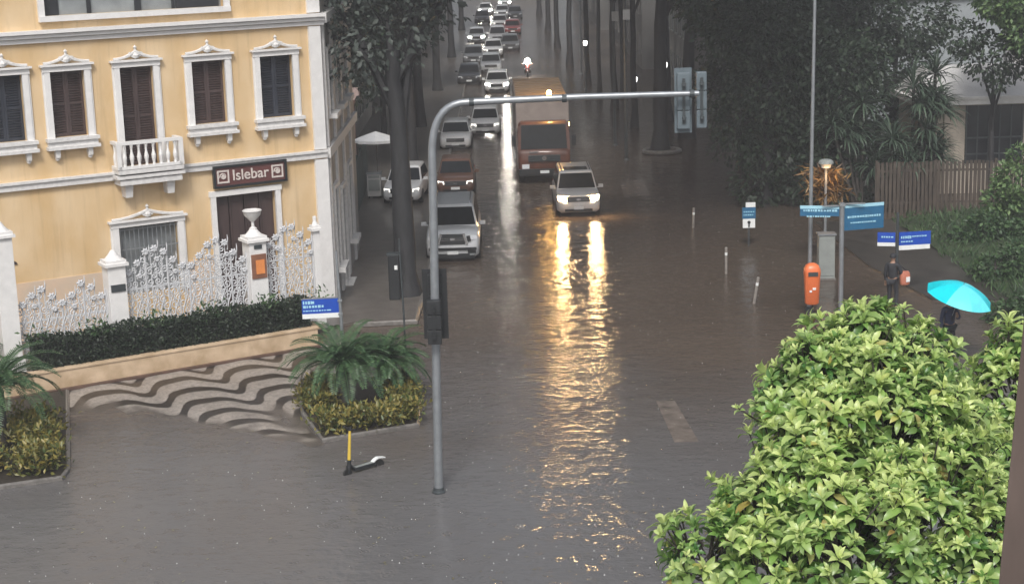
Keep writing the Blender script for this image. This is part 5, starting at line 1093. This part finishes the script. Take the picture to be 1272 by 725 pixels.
# left pavement: big trunk at the kerb, crown reaching into the top of the picture
p = at(506, 368)
tree('street_tree', 'big trunked tree on the left pavement just behind the signal pole', (p.x, p.y), 8.2, .40, [(-.3, .3, 9.2, 1.9, 2.4, 1.9), (-1.6, .6, 8.6, 1.5, 2, 1.5), (.9, 1, 10.4, 1.7, 2.4, 1.7), (-.6, 1.2, 7.5, 1.0, 1.5, 1.2), (-2.6, 2, 10.4, 2.6, 3, 2.4), (1, 2.5, 13.6, 5, 5, 3), (5.5, 3, 14.6, 4.5, 4.5, 2.2), (3.5, -3, 14.6, 4.5, 4.5, 2.2), (-3, 3, 14, 4, 5, 3)], 15000, .24, 'leaf_grey', 41, (-.15, .1), 'bark_dark', upper=[(4, 3, 15, 5, 5, 2), (4, -2, 15.2, 5, 5, 2), (-1, 2, 15, 5, 5, 2), (8, 2, 15.5, 4.5, 5, 2)])  # overhanging high lobes and topmost crown added out of view to darken the crossing
tree('garden_tree', 'green tree behind the side wall of the yellow corner building', (-8.0, 68), 6, .25, [(.3, 0, 8.6, 1.6, 1.8, 1.8), (-.6, 0, 10.5, 2.2, 2.2, 2), (.7, .6, 6.9, .9, 1.1, .9)], 4500, .25, 'leaf_mid', 42)
for i, (x, y, h, s, lb) in enumerate([(-4.8, 84, 9.5, 43, 'dark trunked kerb tree on the left, next up the street from the big trunk'), (-5.2, 101, 9.5, 44, 'kerb tree on the left beside the grey apartment building'), (-4.9, 122, 10, 45, 'left kerb tree halfway up the street above the parked cars'), (-4.7, 150, 10, 46, 'left kerb tree far up the street'), (-4.6, 185, 10, 47, 'farthest kerb tree on the left side of the street')]):
    tree('street_tree', lb, (x, y), h, .30, [(0, 0, h + 1.5, 4.4, 4.6, 2.6), (3.2, 1, h + 3, 3.8, 4, 2.2), (-2.5, -1, h + 1.2, 3, 3.4, 2.2), (1, 3, h + 3.5, 4, 4, 2), (-.8, .5, h - 2.6, 1.4, 1.6, 1.3)] + ([(-1.6, -.5, 5.2, 1.2, 1.5, 1.2), (-1.0, 2, 6.8, 1.6, 1.8, 1.5)] if i < 3 else []), 4600, .42, 'leaf_grey' if i < 2 else 'leaf_dark', s, (R_ := 0, 0), 'bark_dark', group='trees along the left kerb')
# dense dark undergrowth mass on the left behind the parasol
for i, (x, y, h, s, lb) in enumerate([(-7.6, 82.5, 5.5, 51, 'dark leafy tree over the columned porch on the left'), (-9.5, 78.5, 6.5, 52, 'dark leafy tree behind the green slatted fence'), (-6.9, 94, 6.5, 53, 'dark bushy tree on the left pavement before the grey building')]):
    tree('dark_tree', lb, (x, y), h - 1.5, .2, [(0, 0, h, 1.7, 1.8, 1.8), (-1, .5, h + 2, 2.2, 2, 2), (.7, .3, h + 1.7, 1.5, 1.6, 1.5), (0, 0, h + 4, 2.6, 2.6, 2)], 3800, .32, 'leaf_dark', s, bark='bark_dark')
# right side: tall trunks in the picture, crowns above it, roofing the street over
rt = [(825, 188, .40, 61, 'thick trunk of the forked pair on the right kerb, standing in a raised tree pit'), (858, 172, .38, 62, 'second thick trunk right of the tree pit, leaning slightly')]
for px, py, r0, s, lb in rt:
    p = at(px - 5, py); tree('street_tree', lb, (p.x, p.y), 10.5, r0, [(0, 0, 12, 4.5, 4.6, 2.8), (-4, -2, 14, 4.2, 4.4, 2.2), (3, 1, 11.5, 3.6, 4, 3), (-1, -5, 13.8, 4, 4, 2)], 5200, .42, 'leaf_dark', s, (.15 if s == 61 else .5, 0), 'bark_dark', group='trees along the right kerb')
pt = at(822, 190); kb_ = thing('tree_pit', 'raised stone ring around the foot of the thick right kerb trunk', 'planter', (pt.x, pt.y, 0)); mb = MB(); mb.tube([(.95 * math.cos(a_), .9 * math.sin(a_), .12) for a_ in [2 * math.pi * k / 16 for k in range(17)]], .11, 6); mb.build('ring', 'kerb_stone', kb_); mb = MB(); mb.prism([(.9 * math.cos(2 * math.pi * k / 14), .85 * math.sin(2 * math.pi * k / 14)) for k in range(14)], -.1, .1); mb.build('soil', 'soil', kb_)
for i, (x, y, r0, s, lb) in enumerate([(6.9, 108, .22, 63, 'slim trunk on the right kerb beside the leftmost lit lamp'), (6.0, 124, .22, 64, 'slim dark trunk on the right kerb above the truck roof'), (5.3, 140, .25, 65, 'slim trunk on the right kerb, third beyond the leftmost lamp'), (4.9, 158, .25, 66, 'slender trunk far up the right kerb'), (4.6, 180, .28, 67, 'slender trunk very far up the right kerb'), (4.3, 208, .3, 68, 'farthest trunk of the right kerb row'), (8.2, 118, .2, 69, 'thin trunk behind the row, near the grey house'), (7.4, 98, .2, 78, 'slim trunk right of the lit lamp, before the grey house'), (9.6, 101, .3, 79, 'stout dark trunk close to the corner of the grey house'), (6.4, 116, .16, 80, 'very thin leaning trunk beside the farthest lit lamp')]):
    tree('street_tree', lb, (x, y), 10.5, r0, [(0, 0, 12, 4.2, 4.6, 2.6), (-4, -1, 14, 4, 4.2, 2.1), (3, 1, 12, 3.6, 4, 2.6)], 2600, .5, 'leaf_dark', s, (rnd.uniform(-.3, .3), 0), 'bark_dark', group='trees along the right kerb')
# the dark mass of trees right of the street
dk = [(11.0, 71, 5.2, 71, 'dark dense tree nearest the road on the right, behind the small teal sign'), (12.6, 78, 6.2, 72, 'dark dense tree directly behind the tall thin pole'), (15.2, 80, 6.4, 73, 'dark dense tree left of the spiky plants'), (11.3, 81, 5.6, 74, 'dark tree behind the hanging traffic lights'), (17.9, 78, 4.9, 75, 'dark bushy tree between spiky plants and added pale block'), (13.4, 70.5, 3.2, 76, 'low dark bushy tree behind the amber shrub'),]
for x, y, h, s, lb in dk:
    tree('dark_tree', lb, (x, y), h - 1, .28, [(0, 0, h, 1.9, 1.9, 2.0), (-1.0, .4, h - 1.6, 1.3, 1.5, 1.5), (1.1, .2, h - 1.4, 1.5, 1.5, 1.5), (.3, .5, h + 2.3, 2.5, 2.3, 1.9), (-1.2, 1, h + 2.6, 2, 2.2, 1.8), (.2, -.2, h - 3.0, 1.5, 1.4, 1.2), (-.3, 0, max(.9, h - 4.4), 1.3, 1.2, 1.0)], 8500, .25, 'leaf_dark', s, bark='bark_dark', upper=[(-2, -5, 15, 5, 5, 2.2), (1, 1, 14.5, 5, 5, 2.4), (-3, -9, 15.5, 5, 5, 2)] if s == 71 else [(-5, -3, 15, 5, 5, 2.2), (-3, 2, 14.5, 5, 5, 2.4)] if s == 76 else None, group='dense dark trees right of the street')  # unseen high crowns added over the road for shade
for x, y, s, lb in ((12, 82, 81, 'tall shade tree rising out of the picture behind the dark trees'), (20, 92, 82, 'tall shade tree rising out of the picture behind the added pale block')):
    tree('shade_tree', lb, (x, y), 10, .4, [(0, 0, 13, 5, 5, 3), (-4.5, -2, 13.5, 4, 4.4, 2.6), (4, 1, 13, 4, 4, 2.6), (-1, -4, 14, 4, 4, 2.4)], 5000, .45, 'leaf_dark', s, bark='bark_dark')
# tree at the top right corner, hanging in front of the low white house
tree('garden_tree', 'bright green tree hanging into the top right corner before the white house', (23.7, 69.4), 7.2, .3, [(-2.2, 0, 8.5, 1.5, 1.6, 1.5), (-3.4, .3, 8.6, 1.1, 1.3, 1.1), (-2.4, -.3, 7.1, 1.0, 1.2, .8), (-1.0, 0, 7.0, 1.1, 1.3, 1.5)], 6500, .24, 'leaf_bright', 84)
tree('dark_tree', 'dark drooping branchy tree directly over the white house roof', (20.3, 70.5), 4.6, .14, [(-.3, -.8, 6.1, 1.5, .8, 1.0), (.7, -.9, 6.3, 1.0, .8, 1.1), (-.1, -1.0, 5.15, .45, .4, .5), (-1.4, -.6, 6.9, 1.0, .8, .7)], 1700, .22, 'leaf_dark', 85, bark='bark_dark')
# spiky strap leaved plants
def spiky(label, px, Y, stem_px, seed, ln=1.2, n=64, m='leaf_strap'):
    c = aty(*px, Y); R = np.random.default_rng(seed); t = thing('spiky_plant', label, 'plant', (c.x, Y, 0), 0, 'spiky strap leaved plants on the right'); mb = MB()
    heads = [(0, 0, c.z)] + [(R.normal() * .55, R.normal() * .4, c.z - R.uniform(.5, 1.5)) for _ in range(3)]
    for hx, hy, hz in heads:
        mb.tube([(hx * .2, hy * .2, 0), (hx * .6, hy * .6, hz * .5), (hx, hy, hz)], [.09, .07, .06], 6)
    mb.build('stem', 'bark', t); A = []
    P = []; D = []; 
    for hx, hy, hz in heads:
        u = rand_unit(n, R); u[:, 2] = np.abs(u[:, 2]) * 1.1 - .35; P.append(np.tile([hx, hy, hz], (n, 1))); D.append(u)
    P = np.concatenate(P); D = norm(np.concatenate(D)); k = len(P); L = ln * (.7 + .5 * R.random(k))
    leaf_obj('foliage', P, D, np.tile([0, 0, 1.], (k, 1)) + rand_unit(k, R) * .2, L, np.full(k, .085), m, t, droop=.28, fold=.25, fine=True)
for i, (px, Y, lb) in enumerate([((1135, 108), 69.5, 'highest spiky plant, its top against the added pale block'), ((1162, 92), 70, 'spiky plant beside the left end of the white eaves'), ((1072, 128), 69.5, 'spiky plant farthest left, behind the amber shrub'), ((1108, 172), 69.2, 'spiky plant above the left end of the brown fence'), ((1150, 160), 69.2, 'spiky plant before the beige pillar of the white house')]):
    spiky(lb, px, Y, None, 90 + i)
# shrubs at right
def shrub(label, px, Y, lobes, n, size, m, seed, name='leafy_shrub'):
    c = aty(*px, Y); tree(name, label, (c.x, Y), max(.5, c.z * .7), .06, [(l[0], l[1], c.z + l[2], l[3], l[4], l[5]) for l in lobes], n, size, m, seed, cat='shrub')
shrub('bright green leafy shrub at the right picture edge before the brown fence', (1262, 225), 62, [(0, 0, 0, .8, .7, .8), (-.5, 0, -.7, .7, .6, .6), (.3, 0, .8, .7, .6, .6), (-.2, 0, -1.4, .9, .7, .6)], 2400, .2, 'leaf_bright', 101)
shrub('dark green shrub low on the bank below the brown fence', (1228, 285), 61, [(0, 0, 0, .8, .7, .6), (.9, 0, -.3, .8, .6, .6), (-.8, 0, -.4, .7, .6, .5)], 2400, .2, 'leaf_mid', 102)
shrub('tangled dull green shrub on the bank behind the umbrella', (1235, 335), 55, [(0, 0, 0, .7, .6, .5), (.8, 0, .3, .7, .6, .6), (.3, 0, -.5, .9, .6, .4)], 2000, .18, 'leaf_mid', 103)
shrub('small weedy shrub at the bank foot right of the umbrella', (1248, 392), 49.5, [(0, 0, 0, .6, .5, .4), (.7, 0, .2, .6, .5, .5)], 1400, .15, 'leaf_mid', 104)
R = np.random.default_rng(77); n = 5200; X = 15.3 + 12 * R.random(n); Y = 48.5 + 18 * R.random(n); T = np.clip((X - 15.2) / 17 * 2.5, 0, 1)
leaf = leaf_obj('grass', np.stack([X, Y, .05 + .5 * T ** .7], 1), rand_unit(n, R) * .8 + np.array([0, 0, 1.]), rand_unit(n, R), .15 + .3 * R.random(n), np.full(n, .05), 'leaf_mid'); tag(leaf, 'rough grass and weeds on the right hand bank', 'grass', kind='stuff')

# ------------------------------------------------------------------ foreground tree
def fg_tree(label, lob_px, seed, dens, trunk_px, Y0):
    R = np.random.default_rng(seed); lobes = []
    for x, y, r, Y in lob_px:
        c = aty(x, y, Y); s = FPX / ((c - Vector((0, 0, CAMH))).dot(FW)); lobes.append((c.x, c.y, c.z, r / s))
    b = at(*trunk_px); bx0, by0 = lobes[0][0], Y0; t = thing('broadleaf_tree', label, 'tree', (bx0, by0, 0)); off = np.array([bx0, by0, 0])
    P, D, Nn, L, Wd, Yg = [], [], [], [], [], []; RS = random.Random(seed)
    mb = MB(); cz = min(l[2] for l in lobes); fork = Vector((0, 0, cz - 1.6)); mb.tube([(0, 0, -.2), (.1, 0, fork.z * .5), fork], [.30, .2, .17], 10)
    twigs = []
    for lx, ly, lz, lr in lobes:
        c = Vector((lx - bx0, ly - by0, lz)); md = fork.lerp(c, .5) + Vector((0, 0, -.2)); mb.tube([fork, md, c], [.12, .07, .03], 6)
        nros = int(4 * math.pi * lr * lr * dens)
        for _ in range(nros):
            u = Vector((R.normal(), R.normal(), R.normal())); u.normalize()
            if u.z < -.55: continue
            rr = lr * (.5 + .54 * R.random() ** .5) * (1 + .16 * math.sin(5 * u.x + 3 * u.z + seed) * math.cos(4 * u.y - u.x)); 
            if math.sin(u.x * 7 + lx * 3 + seed) + math.sin(u.y * 6 + 1.7 * lz) + math.sin(u.z * 8 + lx) < -1.35: continue
            if R.random() < .09: rr += R.uniform(.05, .17)
            tip = c + u * rr
            if any((tip + Vector((bx0, by0, 0)) - Vector(o[:3])).length < o[3] * .58 for o in lobes): continue
            twigs.append((c, tip, u, rr / lr))
    for c, tip, u, q in twigs:
        ax = (u * .8 + Vector((0, 0, .75)) + Vector((R.normal(), R.normal(), R.normal())) * .25).normalized(); a1 = ax.orthogonal().normalized(); a2 = ax.cross(a1); ph = R.random() * 6.28
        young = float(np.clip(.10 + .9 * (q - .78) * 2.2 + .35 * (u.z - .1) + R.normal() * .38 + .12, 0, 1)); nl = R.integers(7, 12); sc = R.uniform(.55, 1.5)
        mb.tube([tip - ax * .22 - u * .06, tip + ax * .05], [.010, .006], 4)
        for k in range(nl):
            f = k / nl; an = ph + k * 2.39996; el = rad(18 + 62 * (1 - f) + R.normal() * 10); d = ax * math.cos(el) + (a1 * math.cos(an) + a2 * math.sin(an)) * math.sin(el)
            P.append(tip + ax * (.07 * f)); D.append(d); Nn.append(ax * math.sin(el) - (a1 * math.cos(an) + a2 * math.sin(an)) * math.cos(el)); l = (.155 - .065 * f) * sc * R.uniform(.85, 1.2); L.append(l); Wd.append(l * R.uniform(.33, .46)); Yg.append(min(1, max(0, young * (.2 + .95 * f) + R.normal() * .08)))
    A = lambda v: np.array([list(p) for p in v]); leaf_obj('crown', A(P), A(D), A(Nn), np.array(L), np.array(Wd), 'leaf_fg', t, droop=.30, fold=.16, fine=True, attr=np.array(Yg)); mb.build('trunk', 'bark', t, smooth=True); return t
fg_tree('large bright green broadleaf tree filling the lower right foreground',
        [(1080, 575, 130, 17), (1078, 468, 80, 17.6), (1140, 450, 52, 17.8), (1010, 470, 52, 17.3), (985, 515, 48, 17), (1005, 590, 66, 16.4), (945, 640, 52, 16.2), (880, 690, 58, 16), (955, 705, 66, 15.8), (1050, 680, 92, 15.8), (1150, 640, 95, 16.2), (1168, 560, 60, 17), (1088, 418, 42, 17.7), (1200, 690, 70, 16), (1120, 520, 76, 16.8)], 201, 58, (1080, 1100), 17.2)
fg_tree('second bright green broadleaf tree cut off by the right picture edge', [(1262, 500, 58, 18.2), (1268, 445, 38, 18.4), (1240, 570, 44, 18), (1285, 580, 80, 18)], 202, 58, (1290, 1100), 18.4)

# fallen leaves drifting on the flood
R = np.random.default_rng(55); pts = []
while len(pts) < 170:
    q = at(R.uniform(90, 900), R.uniform(470, 720), .006)
    if not inside((q.x, q.y), PL) and not inside((q.x, q.y), PR) and (R.random() < .25 or math.sin(q.x * 1.1 + q.y * .7) > .55): pts.append([q.x, q.y, .006])
P = np.array(pts); D = rand_unit(170, R); D[:, 2] = 0; fl_ = leaf_obj('floating_leaves', P, D, np.tile([0, 0, 1.], (170, 1)), .05 + .08 * R.random(170), .02 + .03 * R.random(170), 'leaf_float', None, droop=0, fold=.1); tag(fl_, 'small fallen leaves drifting on the flood water', 'leaves', kind='stuff')
# tiny splashes where the rain hits the water
R = random.Random(9); mb = MB(); c_ = 0
while c_ < 420:
    x, y = R.uniform(0, 1272), R.uniform(250, 725); p = at(x, y, 0)
    if p.x > 13 or (p.x < -2.8 and p.y > 48) or (x < 530 and y < 560): continue
    r = R.uniform(.004, .011); h = R.uniform(.01, .03)
    mb.lathe([(r * 1.6, 0), (r * .8, h * .35), (r * .5, h * .7), (0, h)], (p.x, p.y, .001), 5); c_ += 1
M['splash'] = mat('splash', (.5, .5, .5), .1, .1, 9)
tag(mb.build('rain_splashes', 'splash'), 'small pale splashes where raindrops hit the flood water', 'splashes', kind='stuff')
# ------------------------------------------------------------------ rainy air
mb = MB(); mb.box((0, 140, 8.5), (190, 420, 20)); hz_ = mb.build('haze', None); hz_.data.materials.clear()
m = bpy.data.materials.new('rain_haze'); m.use_nodes = True; nt = m.node_tree; nt.nodes.remove(nt.nodes['Principled BSDF'])
pv = nt.nodes.new('ShaderNodeVolumePrincipled'); pv.inputs['Color'].default_value = (.82, .82, .84, 1); pv.inputs['Density'].default_value = 0.0018; pv.inputs['Anisotropy'].default_value = .2
nt.links.new(pv.outputs[0], nt.nodes['Material Output'].inputs['Volume']); hz_.data.materials.append(m); tag(hz_, 'thin pale rainy haze filling the street', 'haze', kind='stuff')
scene.cycles.volume_step_rate = 4; scene.cycles.volume_bounces = 0
